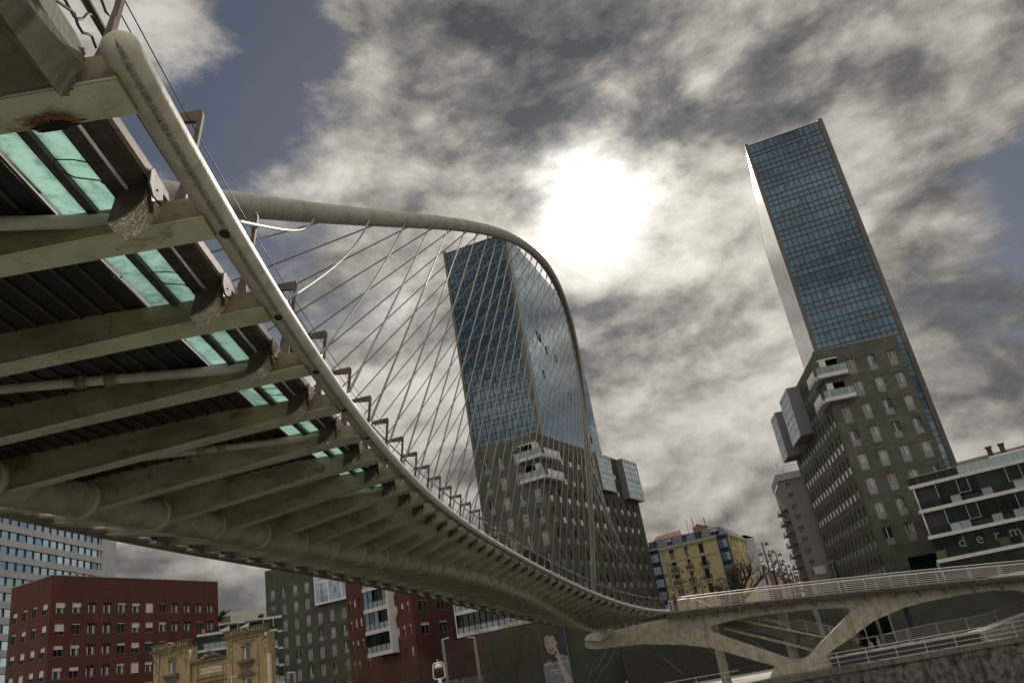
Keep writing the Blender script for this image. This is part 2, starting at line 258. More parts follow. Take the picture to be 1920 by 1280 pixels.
# ------------------------------------------------------------------ mesh tools
WM = {}
class MB:
    def __init__(s): s.v = []; s.f = []; s.mi = []; s.mats = []; s.uv = []; s.at = {}; s.sm = []
    def mid(s, m):
        if m not in s.mats: s.mats.append(m)
        return s.mats.index(m)
    def face(s, pts, m, uv=None, smooth=False, pane=None):
        i = len(s.v); s.v += [V(p) for p in pts]; s.f.append(tuple(range(i, i + len(pts)))); s.mi.append(s.mid(m)); s.sm.append(smooth)
        s.uv.append(uv); s.at.setdefault('pane', {})[len(s.f) - 1] = .5 if pane is None else pane
    def box(s, c, a, b, d, m, pane=None):     # centre and three half-axis vectors
        c, a, b, d = V(c), V(a), V(b), V(d)
        p = [c + a * i + b * j + d * k for k in (-1, 1) for j in (-1, 1) for i in (-1, 1)]
        for q in ((0, 2, 3, 1), (4, 5, 7, 6), (0, 1, 5, 4), (2, 6, 7, 3), (0, 4, 6, 2), (1, 3, 7, 5)): s.face([p[k] for k in q], m, pane=pane)
    def abox(s, x0, y0, z0, x1, y1, z1, m): s.box(((x0 + x1) / 2, (y0 + y1) / 2, (z0 + z1) / 2), ((x1 - x0) / 2, 0, 0), (0, (y1 - y0) / 2, 0), (0, 0, (z1 - z0) / 2), m)
    def bar(s, a, b, w, h, m, up=(0, 0, 1)):
        a, b = V(a), V(b); t = (b - a).normalized(); n = t.cross(V(up))
        if n.length < 1e-4: n = t.cross(V((1, 0, 0)))
        n.normalize(); u = n.cross(t); s.box((a + b) / 2, (b - a) / 2, n * w / 2, u * h / 2, m)
    def tube(s, pts, r, m, seg=8, cap=True, dark_mask=None, closed=False, rs=None):
        pts = [V(p) for p in pts]; n = len(pts); base = len(s.v); st = s.at.setdefault('dark_mask', {})
        pr = None
        for i, p in enumerate(pts):
            t = (pts[min(i + 1, n - 1)] - pts[max(i - 1, 0)]).normalized()
            if pr is None:
                pr = t.cross(V((0, 0, 1)))
                if pr.length < .05: pr = t.cross(V((1, 0, 0)))
            pr = (pr - t * pr.dot(t)).normalized(); bi = pr.cross(t)
            rr = rs[i] if rs else r
            for k in range(seg):
                a = 2 * pi * k / seg; dr = pr * cos(a) + bi * sin(a); s.v.append(p + dr * rr)
                if dark_mask: st[base + i * seg + k] = dark_mask(dr, t, p)
        for i in range(n - 1):
            for k in range(seg):
                a = base + i * seg + k; b = base + i * seg + (k + 1) % seg
                s.f.append((a, b, b + seg, a + seg)); s.mi.append(s.mid(m)); s.uv.append(None); s.sm.append(True)
        if cap:
            for q in (list(range(base, base + seg)), list(range(base + (n - 1) * seg, base + n * seg))[::-1]):
                s.f.append(tuple(q)); s.mi.append(s.mid(m)); s.uv.append(None); s.sm.append(False)
    def prism(s, poly, off, m, holes=()):       # planar 3D polygon (with holes) extruded by off
        bm = bmesh.new(); off = V(off); es = []
        for ring in [poly] + list(holes):
            vs = [bm.verts.new(V(p)) for p in ring]
            es += [bm.edges.new((vs[i], vs[(i + 1) % len(vs)])) for i in range(len(vs))]
        bmesh.ops.triangle_fill(bm, use_beauty=True, use_dissolve=False, edges=es)
        bm.verts.index_update(); vl = [v.co.copy() for v in bm.verts]
        b = len(s.v); s.v += vl; b2 = len(s.v); s.v += [v + off for v in vl]; k = s.mid(m)
        for f in bm.faces:
            ids = [v.index for v in f.verts]
            s.f.append(tuple(b + i for i in ids)); s.f.append(tuple(b2 + i for i in reversed(ids))); s.mi += [k, k]; s.uv += [None, None]; s.sm += [False, False]
        for e in es:
            i, j = e.verts[0].index, e.verts[1].index; s.f.append((b + i, b + j, b2 + j, b2 + i)); s.mi.append(k); s.uv.append(None); s.sm.append(False)
        bm.free()
    def lathe(s, base, prof, m, seg=12, axis=(0, 0, 1)):
        s.tube([V(base) + V(axis) * z for r, z in prof], 1, m, seg, True, rs=[max(r, .001) for r, z in prof])
    def mesh(s, name):
        me = bpy.data.meshes.new(name); me.from_pydata(s.v, [], s.f)
        for m in s.mats: me.materials.append(m)
        me.polygons.foreach_set('material_index', s.mi); me.polygons.foreach_set('use_smooth', s.sm)
        if any(u for u in s.uv):
            ul = me.uv_layers.new(name='uv')
            for p in me.polygons:
                u = s.uv[p.index]
                if u:
                    for li, c in zip(p.loop_indices, u): ul.data[li].uv = c
        if s.at.get('pane') and any(v != .5 for v in s.at['pane'].values()):
            a = me.attributes.new('pane', 'FLOAT', 'FACE'); d = s.at['pane']
            for i in range(len(me.polygons)): a.data[i].value = d.get(i, .5)
        if s.at.get('dark_mask'):
            a = me.attributes.new('dark_mask', 'FLOAT', 'POINT')
            for i, x in s.at['dark_mask'].items(): a.data[i].value = x
        bm = bmesh.new(); bm.from_mesh(me); bmesh.ops.recalc_face_normals(bm, faces=bm.faces) if len(bm.faces) < 60000 and not s.uv_any() else None
        bm.to_mesh(me); bm.free(); me.update(); return me
    def uv_any(s): return any(u for u in s.uv) or any(v != .5 for v in s.at.get('pane', {}).values())
    def build(s, name, parent=None): return obj(name, s.mesh(name), parent)
def obj(name, me, parent=None, mw=None):
    o = bpy.data.objects.new(name, me); COL.objects.link(o)
    if mw is not None: o.matrix_world = mw
    WM[o.name] = mw or Matrix.Identity(4)
    if parent: o.parent = parent; o.matrix_parent_inverse = WM[parent.name].inverted()
    return o
def thing(name, loc, label, cat, group=None, rz=0):
    o = bpy.data.objects.new(name, None); COL.objects.link(o); o.empty_display_size = .3
    mw = Matrix.Translation(V(loc)) @ Matrix.Rotation(rz, 4, 'Z'); o.matrix_world = mw; WM[o.name] = mw
    return tag(o, label, cat, group)
def tag(o, label, cat, group=None, kind=None):
    if label: o['label'] = label
    if cat: o['category'] = cat
    if group: o['group'] = group
    if kind: o['kind'] = kind
    return o
def struct(o): o['kind'] = 'structure'; return o
def ucirc(n): return [(cos(2 * pi * i / n), sin(2 * pi * i / n)) for i in range(n)]
def text(s, size, mw, m, parent, ext=.01, bold=0.0, align='LEFT'):
    c = bpy.data.curves.new('lettering', 'FONT'); c.body = s; c.size = size; c.extrude = ext; c.offset = bold; c.align_x = align
    o = bpy.data.objects.new('tmp', c); COL.objects.link(o); dg = bpy.context.evaluated_depsgraph_get()
    me = bpy.data.meshes.new_from_object(o.evaluated_get(dg)); bpy.data.objects.remove(o); me.materials.clear(); me.materials.append(m)
    return obj('lettering', me, parent, mw)
class Fr:   # facade frame: u along the wall, o outwards, z up
    def __init__(s, p0, azd): s.p = V((p0[0], p0[1], 0)); a = rad(azd); s.a = a; s.d = V((cos(a), sin(a), 0)); s.n = V((sin(a), -cos(a), 0))
    def __call__(s, u, z, o=0): return s.p + s.d * u + s.n * o + V((0, 0, z))
    def mw(s, u, z, o=0): return Matrix.Translation(s(u, z, o)) @ Matrix.Rotation(s.a, 4, 'Z')
    def text(s, u, z, o=.02): return Matrix.Translation(s(u, z, o)) @ Matrix.Rotation(s.a, 4, 'Z') @ Matrix.Rotation(pi / 2, 4, 'X')
    def box(s, mb, u0, u1, z0, z1, o0, o1, m, pane=None): mb.box(s((u0 + u1) / 2, (z0 + z1) / 2, (o0 + o1) / 2), s.d * (u1 - u0) / 2, s.n * (o1 - o0) / 2, V((0, 0, (z1 - z0) / 2)), m, pane)
    def quad(s, mb, u0, u1, z0, z1, o, m, pane=None): mb.face([s(u0, z0, o), s(u1, z0, o), s(u1, z1, o), s(u0, z1, o)], m, [(u0, z0), (u1, z0), (u1, z1), (u0, z1)], pane=pane)
    def wall(s, mb, u0, u1, z0, z1, holes, m, dep=.3, rm=None, o=0, back=None):
        hs = [h for h in holes if h[2] > u0 and h[0] < u1 and h[3] > z0 and h[1] < z1]
        hs = [(max(a, u0), max(b, z0), min(c, u1), min(d, z1)) for a, b, c, d in hs]
        us = sorted({u0, u1} | {round(x, 4) for h in hs for x in (h[0], h[2])}); zs = sorted({z0, z1} | {round(x, 4) for h in hs for x in (h[1], h[3])})
        for j in range(len(zs) - 1):
            row = None
            for i in range(len(us) - 1):
                cu, cz = (us[i] + us[i + 1]) / 2, (zs[j] + zs[j + 1]) / 2
                hole = any(h[0] < cu < h[2] and h[1] < cz < h[3] for h in hs)
                if not hole: row = (us[i], us[i + 1]) if row is None else (row[0], us[i + 1])
                if (hole or i == len(us) - 2) and row: s.quad(mb, row[0], row[1], zs[j], zs[j + 1], o, m); row = None
        rm = rm or m
        for a, b, c, d in hs:
            for (p, q) in (((a, b), (c, b)), ((c, b), (c, d)), ((c, d), (a, d)), ((a, d), (a, b))):
                mb.face([s(*p, o), s(*q, o), s(*q, o - dep), s(*p, o - dep)], rm, [(p[0], p[1]), (q[0], q[1]), (q[0] + dep, q[1]), (p[0] + dep, p[1])])
# ---- window kits (local x = along wall, y = inwards, z = up; origin bottom left on the wall plane)
WKIT = {}
def wmesh(kind, w, h):
    key = (kind, round(w, 2), round(h, 2))
    if key in WKIT: return WKIT[key]
    mb = MB(); guard = None; Y = .27
    def q(x0, x1, z0, z1, y, m, pane=None): mb.face([(x0, y, z0), (x1, y, z0), (x1, y, z1), (x0, y, z1)], m, pane=pane)
    def b(x0, x1, z0, z1, m, y0=Y - .07, y1=Y + .02, k=None): (k or mb).abox(x0, y0, z0, x1, y1, z1, m)
    t = .05
    if kind.startswith('french'):
        sub = kind[6:]; q(0, w, 0, h, Y + .12, M_WGLASS, random.random())
        for x in (0, w - t): b(x, x + t, 0, h, M_WHITE if sub in 'ACR' else M_GREYM)
        b(t, w - t, h - t, h, M_GREYM)
        cm = M_CURTR if sub == 'R' else M_CURT
        if sub == 'A': q(t, w - t, .0, h - t, Y + .06, cm); b(w * .48, w * .48 + t, 0, h - t, M_WHITE)
        elif sub == 'B': q(t, w * .36, 0, h - t, Y + .06, cm); b(w * .36, w * .36 + .09, 0, h - t, M_WHITE)
        elif sub == 'C': q(t, w * .30, 0, h - t, Y + .06, cm); q(w * .62, w - t, 0, h - t, Y + .06, cm); b(w * .30, w * .30 + t, 0, h - t, M_WHITE); b(w * .5, w * .5 + .1, 0, h - t, M_WHITE); b(w * .72, w * .72 + t, 0, h - t, M_WHITE)
        elif sub == 'R': q(t, w * .34, 0, h - t, Y + .06, cm); q(w * .7, w - t, 0, h - t, Y + .06, cm); b(w * .5, w * .5 + .08, 0, h - t, M_WHITE)
        else: b(w * .42, w * .42 + .08, 0, h - t, M_WHITE)
        guard = MB(); guard.abox(.02, .10, .04, w - .02, .12, h * .37, M_GUARD); guard.abox(0, .08, h * .37, w, .14, h * .37 + .04, M_GREYM)
        mb.abox(0, -.04, -.02, w, Y, .04, M_GREYM)
    elif kind.startswith('slit'):
        q(0, w, 0, h, Y + .05, M_WGLASS, random.random()); b(w * .45, w * .45 + .05, 0, h, M_GREYM)
        guard = MB(); guard.abox(.02, -.02, .03, w - .02, .01, h * .40, M_FROSTW if kind[4:] == 'W' else (M_FROSTB if kind[4:] == 'B' else M_FROST))
    elif kind.startswith('blind'):   # roller blind covering a fraction
        fr = float(kind[5:]); q(0, w, 0, h, Y + .05, M_WGLASS, random.random())
        b(0, t, 0, h, M_GREYM); b(w - t, w, 0, h, M_GREYM); b(w * .5 - t / 2, w * .5 + t / 2, 0, h, M_GREYM); b(t, w - t, 0, t, M_GREYM)
        if fr: mb.abox(.0, Y - .13, h * (1 - fr), w, Y - .09, h, M_SHUT)
        if random.random() < .4: q(w * .08, w * .3, .1, h * .8, Y + .03, M_CURT); q(w * .68, w * .92, .1, h * .8, Y + .03, M_CURT)
        mb.abox(-.03, -.05, -.06, w + .03, .05, .0, M_GREYM)
    elif kind == 'plain4':
        q(0, w, 0, h, Y + .05, M_WGLASS, random.random())
        for k in range(5): x = k * (w - t) / 4; b(x, x + t, 0, h, M_WHITE)
        b(0, w, h * .3, h * .3 + t, M_WHITE); b(0, w, 0, t, M_WHITE); b(0, w, h - t, h, M_WHITE)
    elif kind == 'balcdoor':
        q(0, w, 0, h, Y + .05, M_WGLASS, random.random()); b(0, t, 0, h, M_FRAMED); b(w - t, w, 0, h, M_FRAMED); b(w / 2 - t / 2, w / 2 + t / 2, 0, h, M_FRAMED); b(0, w, h * .72, h * .72 + t, M_FRAMED)
        if random.random() < .6: q(w * .12, w * .42, .2, h * .7, Y + .03, M_CURT); q(w * .58, w * .88, .2, h * .7, Y + .03, M_CURT)
    WKIT[key] = (mb.mesh('window'), guard.mesh('glass_guard') if guard else None); return WKIT[key]
def place_windows(fr, lst, parent, o=0, name='window', cap=100, sub=True):
    """lst of (u0, z0, u1, z1, kind); nearest ones become parts, any beyond the cap one stuff part"""
    lst = sorted(lst, key=lambda a: fr(a[0], a[1]).length); rest = MB()
    for i, (u0, z0, u1, z1, kind) in enumerate(lst):
        me, gd = wmesh(kind, u1 - u0, z1 - z0); mw = fr.mw(u0, z0, o)
        if i < cap:
            wo = obj(name, me, parent, mw)
            if gd and sub: obj('glass_guard', gd, wo, mw)
        else:
            for m_ in (me, gd):
                if not m_: continue
                for p in m_.polygons: rest.face([mw @ m_.vertices[k].co for k in p.vertices], m_.materials[p.material_index])
    if rest.f: rest.build(name, parent)['kind'] = 'stuff'
# ================================================================== GROUND AND WATER
def sheet(name, x0, y0, x1, y1, z, m):
    mb = MB(); mb.face([(x0, y0, z), (x1, y0, z), (x1, y1, z), (x0, y1, z)], m); return struct(mb.build(name))
M_GROUND = mat('city_ground', (.16, .155, .14), .9, 0, (.11, .105, .095), .02)
M_PAVE = mat('pale_quay_paving', (.33, .315, .265), .85, 0, (.25, .24, .20), .8, (.4, .65), .3)
def water_mat():
    m = bpy.data.materials.new('river_water'); m.use_nodes = True; t = m.node_tree; q = NG(t); b = t.nodes['Principled BSDF']
    b.inputs['Base Color'].default_value = (.035, .04, .028, 1); b.inputs['Roughness'].default_value = .08; b.inputs['IOR'].default_value = 1.33
    tcn = q.n('ShaderNodeTexCoord'); bn = q.n('ShaderNodeBump'); bn.inputs['Strength'].default_value = .5; bn.inputs['Distance'].default_value = .15
    q.inp(bn.inputs['Height'], q.noise(tcn.outputs['Object'], .9, 5, .6, .3)); q.inp(b.inputs['Normal'], bn.outputs[0]); return m
sheet('ground', -4000, -4000, 4000, 4000, -8.5, M_GROUND)
sheet('water', -900, 8, 900, 76, -7.2, water_mat())
mb = MB(); mb.abox(-60, -90, -8.4, 70, 9.5, -1.75, M_PAVE); struct(mb.build('quay'))
mb = MB(); mb.abox(-260, 75.6, -8.4, 260, 112, -3.72, M_PAVE); mb.abox(-320, 112.004, -8.4, 320, 900, 1.0, M_GROUND); mb.build('promenade'); struct(bpy.data.objects['promenade'])
def hills():
    mb = MB(); m = mat('wooded_hill', (.085, .10, .065), .95, 0, (.05, .07, .04), .006, bump=1, bscale=.03)
    N = 150; rows = 9
    def pt(i, j):
        az = rad(-75 + 150 * i / N); r = 1150 + j * 110
        base = 4.3 + 1.5 * noise.noise(V((i * .06, 3.1, 0))) + .9 * noise.noise(V((i * .2, 7.1, 0))) + 2.6 * exp(-((i / N * 150 - 75 + 19) / 9) ** 2)
        z = tan(rad(base)) * 2000 * (j / (rows - 1)) ** 1.1 + 14 * noise.noise(V((i * .5, j * .6, 2))) + 7 * noise.noise(V((i * 1.9, j * 1.7, 5)))
        return V((r * sin(az), r * cos(az), z - 8))
    base = len(mb.v); mb.v = [pt(i, j) for i in range(N + 1) for j in range(rows)]
    for i in range(N):
        for j in range(rows - 1):
            a = i * rows + j; mb.f.append((a, a + rows, a + rows + 1, a + 1)); mb.mi.append(mb.mid(m)); mb.uv.append(None); mb.sm.append(True)
    struct(mb.build('hills'))
hills()
# ================================================================== THE FOOTBRIDGE
CX = [-2.07398709946662e-07, 8.873703755029563e-06, 0.011953176016394874, -0.18897405296185518, -2.1728355698087767]
CY = [-1.5940774505778365e-09, -5.497664564872504e-05, 0.0013251530150270318, 1.8383292514979026, 4.056246366120739]
CZ = [8.144193255331062e-06, -0.0006289963208722839, 0.011241675809631063, 0.013100997657213242, 4.086087523635421]
def pv(c, n):
    r = 0
    for k in c: r = r * n + k
    return r
def dv(c, n): L = len(c) - 1; return sum(k * (L - i) * n ** (L - i - 1) for i, k in enumerate(c[:-1]))
def E0(n): return V((pv(CX, n), pv(CY, n), pv(CZ, n)))           # right hand edge tube, n counts the ribs
def TT(n): return V((dv(CX, n), dv(CY, n), 0)).normalized()
def NN(n): t = TT(n); return V((-t.y, t.x, 0))
def Q(n, w, h=0.0): return E0(n) + NN(n) * w + V((0, 0, h))
WL = 6.5                                                          # deck width between edge tubes
def wsp(n):      # straight spine under the curved deck
    e, N = E0(n), NN(n)      # line x = .16464 y - 9.8495
    return min(WL - .1, (.16464 * e.y - 9.84947 - e.x) / (N.x - .16464 * N.y))
def dsp(n): return .62 + .30 * max(0, 1 - ((n - 21) / 17.0) ** 2) if 4 < n < 38 else .62
def dsp2(n):
    x = min(1, max(0, (n - 3) / 9)); y = min(1, max(0, (41 - n) / 9)); return .62 + .29 * (x * x * (3 - 2 * x)) * (y * y * (3 - 2 * y))
br = thing('footbridge', E0(20) + NN(20) * 3, 'white steel footbridge with curved ribbed deck hung from one leaning arch', 'footbridge')
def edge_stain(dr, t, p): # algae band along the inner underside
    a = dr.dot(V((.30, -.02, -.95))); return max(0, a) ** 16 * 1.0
ns_ = [-.12 + .25 * i for i in range(163)]
mb = MB(); pts = [E0(n) for n in ns_ if n <= 40.5]; r = .128
t0 = (pts[1] - pts[0]).normalized(); cappts = [pts[0] - t0 * r * c for c in (.98, .9, .7, .4)]; caprs = [r * .2, r * .45, r * .72, r * .93]
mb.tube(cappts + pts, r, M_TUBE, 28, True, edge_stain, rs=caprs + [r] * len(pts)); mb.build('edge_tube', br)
mb = MB(); mb.tube([Q(n, WL, -.25) for n in ns_ if n <= 40.5], .128, mat('dull_tube_paint', (.36, .35, .30), .95, 0, (.24, .23, .18), 3.5, spec=.05), 16, True, edge_stain); mb.build('edge_tube', br)
mb = MB(); sp = []
for i in range(0, 200):
    n = -.5 + i * .21
    if n > 40.8: break
    sp.append(Q(n, wsp(n), -dsp2(n) + .24))
mb.tube(sp, .305, M_SPINE, 28, True); mb.build('spine_tube', br)
# ribs: tapered boxes from each edge tube down to the spine
def rib_arm(mb, n, wa, za, wb, zb, zt):
    t = TT(n) * .5; K = 8; n = n + (.10 if n == 0 else .02)
    def sec(k):
        s = k / K; w = wa + (wb - wa) * s; zbm = za + (zb - za) * (s ** 1.12); half = .15
        half = .165 - .10 * s; zt_ = zt + .04 * s - .03; c = Q(n, w) - TT(n) * half
        return [c - TT(n) * half + V((0, 0, zt_)), c - TT(n) * half + V((0, 0, zbm + .03)), c - TT(n) * half + V((0, 0, zbm)), c + TT(n) * half + V((0, 0, zbm)), c + TT(n) * half + V((0, 0, zbm + .03)), c + TT(n) * half * .8 + V((0, 0, zt_))], zbm
    S = [sec(k)[0] for k in range(K + 1)]; M_W = M_WEB if n < 5 else (M_WEBB if n < 10 else M_WEBC)  # webs grow paler along the deck: shade to light put into the colour
    for k in range(K):
        a, b = S[k], S[k + 1]
        for i, mm in ((0, M_W), (1, M_RIB), (2, M_RIB), (3, M_RIB), (4, M_W), (5, M_W)):  # webs grimier; light from below also put into the paler flange colour
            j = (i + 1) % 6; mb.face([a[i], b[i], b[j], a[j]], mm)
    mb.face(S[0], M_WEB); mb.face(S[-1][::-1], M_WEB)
    for sg in (-1, 1):      # flange edge lip
        mb.tube([Q(n, wa + (wb - wa) * k / K, za + (zb - za) * ((k / K) ** 1.12) + .015) - TT(n) * ((.165 - .10 * k / K) * (1 - sg * 1.05)) for k in range(K + 1)], .012, M_RIB, 4, False)
PIPES = {1: 1, 3: 1, 5: 1, 8: 1, 11: 1, 14: 1, 17: 1, 20: 1, 23: 1, 26: 1, 29: 1, 32: 1}
for n in range(0, 41):
    mb = MB(); w = wsp(n); d = dsp2(n)
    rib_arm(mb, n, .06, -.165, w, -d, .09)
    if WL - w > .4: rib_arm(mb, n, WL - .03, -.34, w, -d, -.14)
    # collar round the spine
    c = Q(n, w, -d + .24) - TT(n) * .10
    mb.tube([c - V((.16231, .98674, 0)) * .07, c + V((.16231, .98674, 0)) * .07], .325, M_RIB, 20)
    rb = mb.build('rib', br)
    if n in PIPES:
        pb = MB(); a = Q(n - .03, .02, -.02); b_ = Q(n - .62, min(5.4, w + .4), -.06); K = 10
        pts = [a.lerp(b_, k / K) for k in range(K + 1)]; pb.tube(pts, .062, M_TUBE, 12)
        for f in (.44, .5):
            c = a.lerp(b_, f); dd = (b_ - a).normalized(); pb.tube([c - dd * .06, c + dd * .06], .085, M_WEB, 12)
        pb.build('bracing_pipe', rb)
    if n > 0:
        hb = MB(); t3 = V((TT(n).x, TT(n).y, (pv(CZ, n + .1) - pv(CZ, n - .1)) / .37)).normalized()
        dd = (V((.10, -.05, -1)) - t3 * V((.10, -.05, -1)).dot(t3)).normalized()
        c = E0(n + .02) + dd * .119; sx = t3.cross(dd).normalized(); hb.prism([c + t3 * .075 * cos(a) + sx * .042 * sin(a) for a in [2 * pi * i / 20 for i in range(20)]], dd * .0125, M_BLACK)
        if n < 14: hb.build('drain_hole', br)
def cloudring(seed, r, k=26, amp=.3):
    random.seed(seed); ph = [random.uniform(0, 6.28) for _ in range(4)]
    return [(cos(a) * r * (1 + amp * sin(3 * a + ph[0]) * .6 + amp * .5 * sin(7 * a + ph[1]) + amp * .35 * sin(13 * a + ph[2])), sin(a) * r * (1 + amp * sin(2 * a + ph[3]) * .5 + amp * .4 * sin(9 * a + ph[1]))) for a in [2 * pi * i / k for i in range(k)]]
for nm, sc, th, mm in (('rust_patch', 1.0, .004, M_RUST), ('rust_hole', .78, .008, M_HOLE)):
    mb = MB(); pl = []
    for x, y in cloudring(5, 1, 70, .42):
        w = .585 + x * .15 * sc; yy = .183 + max(-.30, min(-.0, -.03 + y * .085 * sc - (.03 if sc == 1 else 0)))
        zb = -.20 + (-.62 + .20) * ((w / 6.4) ** 1.12); pl.append(Q(0, w, zb - .001) + TT(0) * yy)
    mb.prism(pl, (0, 0, -th), mm); mb.build(nm, br)
random.seed(4)
# the arch: parabola standing over the straight spine, leaning towards the camera side
AA, FF = V((-6.94, 1.7, 4.136)), V((2.982, 77.339, 3.688)); HH, AL, SK = 17.554, -.25, 1.217
cdir = V((FF.x - AA.x, FF.y - AA.y, 0)).normalized(); UU = V((0, 0, cos(AL))) + V((-cdir.y, cdir.x, 0)) * sin(AL)
def arch(t): return AA.lerp(FF, t) + UU * (HH * 4 * t * (1 - t) * (1 + SK * (t - .5)))
def arch_underside(dr, t, p): return max(0, -dr.z) ** 3  # arch darkens towards its underside
mb = MB(); mb.tube([arch(i / 220) for i in range(221)], .2285, M_ARCH, 28, True, arch_underside); mb.build('arch', br)
TTAB = {1: .173, 2: .21, 3: .241, 4: .268, 5: .292, 6: .316, 7: .337, 8: .358, 9: .377, 10: .396, 11: .414, 12: .434, 13: .454, 14: .473, 15: .493, 16: .511, 17: .534, 18: .555, 19: .573, 20: .591, 21: .608, 38: .881, 39: .92}
def ta(n):
    if n in TTAB: return TTAB[n]
    if n < 1: return .13
    lo = int(n)
    if n <= 21: return ta(lo) + (ta(lo + 1) - ta(lo)) * (n - lo)
    if n < 38: return .608 + (.881 - .608) * ((n - 21) / 17) * (1 + .0 * n)
    return .881 + .039 * (n - 38)
SAG = {1: .17, 2: .20, 3: .12, 4: .04}
for n in range(1, 40):
    p = arch(ta(n)); b_ = E0(n + .1) + V((.02, 0, .11))
    dirn = (b_ - p).normalized(); s_ = p + dirn * .17
    mb = MB(); sg = SAG.get(n, 0)
    if n == 1: pts = [p + (b_ - p) * f + V((0, 0, -.32 * sin(pi * f ** .6))) for f in [i / 16 for i in range(17)]]
    else: pts = [s_.lerp(b_, f) + V((0, 0, -sg * sin(pi * f))) + V((sg * .4 * sin(pi * f), 0, 0)) for f in ([i / 12 for i in range(13)] if sg else (0, 1))]
    mb.tube(pts, .0225, M_CABLE, 8)
    c = p + (pts[1] - p).normalized() * .215; mb.tube([c, c + (pts[1] - p).normalized() * .03], .045, M_BLACK, 10)
    dz = (b_ - pts[-2]).normalized(); mb.tube([b_ - dz * .16, b_], .036, M_CABLE, 10)
    mb.build('hanger_cable', br)
for n in range(1, 40):
    p = arch(ta(n - .5) if n > 1 else .15); b_ = Q(n, WL, -.13); mb = MB()
    mb.tube([p, b_], .020, M_CABLE2 if n < 60 else M_CABLE, 8); mb.build('hanger_cable', br)
# deck: frosted strips at both sides, opaque planks between, steel edge beams
def strip(mb, n0, n1, w0, w1, h0, th, m, K=3, left=False):
    for k in range(K):
        a, b_ = n0 + (n1 - n0) * k / K, n0 + (n1 - n0) * (k + 1) / K
        p = [Q(a, w0, h0), Q(a, w1, h0), Q(b_, w1, h0), Q(b_, w0, h0)]; up = V((0, 0, th))
        mb.face(p, m); mb.face([x + up for x in p][::-1], m); mb.face([p[0], p[3], p[3] + up, p[0] + up], m); mb.face([p[1], p[1] + up, p[2] + up, p[2]], m)
        if k == 0: mb.face([p[0], p[0] + up, p[1] + up, p[1]], m)
        if k == K - 1: mb.face([p[3], p[2], p[2] + up, p[3] + up], m)
for n in range(0, 40):
    for lft in (0, 1):
        mb = MB()
        for (a, b_) in ((.745, .955), (1.03, 1.26)):
            if lft and n < 5: strip(mb, n + .01, n + .99, WL - b_, WL - a, -.10, .02, M_PLANK, 2)
            elif lft: strip(mb, n + .01, n + .99, WL - b_, WL - a, -.10, .02, M_GLASSDK2, 2)
            else: strip(mb, n + .01, n + .99, a, b_, .10, .02, M_GLASSDECK if n < 8 else M_GLASSDK2, 2)
        mb.build('glass_strip', br)
    mb = MB()
    for k in range(17):
        w0 = 1.33 + k * .227; h = .10 - .2 * (w0 - 1.3) / 4
        strip(mb, n + .01, n + .99, w0, w0 + .215, h, .03, M_PLANK, 2)
    mb.build('deck_planks', br)
    mb = MB()
    for k in range(18): w0 = 1.29 + k * .227; h = .10 - .2 * (w0 - 1.3) / 4; strip(mb, n, n + 1, w0, w0 + .03, h - .02, .02, M_DARKST, 1)
    mb.build('plank_bearers', br)
for lft in (0, 1):
    for nm, (a, b_), h, th, mm in (('edge_beam', (.42, .575), .06, .16, M_DARKST), ('inner_beam', (.60, .735), .05, .12, M_DARKST), ('middle_beam', (.955, 1.03), .04, .12, M_DARKST), ('beam_lip', (.375, .415), .10, .10, M_PINK)):
        mb = MB(); off = -.2 if lft else 0
        for n in range(0, 40): strip(mb, n, n + 1.0, (WL - b_) if lft else a, (WL - a) if lft else b_, h + off, th, mm, 1)
        mb.build(nm, br)
mb = MB(); mb.tube([Q(.12 + n * .5, .588, .045) for n in range(0, 79)], .016, M_SKYSLIT, 8); mb.build('sky_slit_line', br)  # pale tube added in place of sky showing through the beam gap
# railing: slanting brown frames, handrail, wires
def ledge(n, side, w, h): return Q(n, w, h) if side == 0 else Q(n, WL - w, h - .22)
for side in (0, 1):
    for n in range(0, 41):
        mb = MB(); nn = n + .02 if n else .12; t = TT(n) * .022
        prof = [(.54, .10), (.46, .17), (.405, .34), (.35, .48), (.255, .86), (.215, 1.14), (.50, 1.17), (.62, 1.19), (.62, 1.235), (.165, 1.265), (.155, 1.2), (.215, .84), (.305, .42), (.32, .22), (.30, .10)]
        pl = [ledge(nn, side, w, h) - t for w, h in prof]; mb.prism(pl, t * 2, M_BROWN)
        # raised flange along the outer edge
        mb.bar(ledge(nn, side, .158, 1.23), ledge(nn, side, .308, .36), .065, .012, M_BROWN, up=tuple(NN(n)))
        mb.build('railing_post', br)
    mb = MB(); mb.tube([ledge(.12 + .5 * i, side, .60, 1.24) for i in range(81)], .024, M_RAILW if side == 0 else M_BROWN, 10); mb.build('handrail', br)
    for k, (w, h) in enumerate(((.335, .40), (.30, .60), (.245, .88), (.225, 1.03))):
        mb = MB(); mb.tube([ledge(.12 + .5 * i, side, w, h) for i in range(81)], .0052, M_WIRE, 6); mb.build('railing_wire', br)
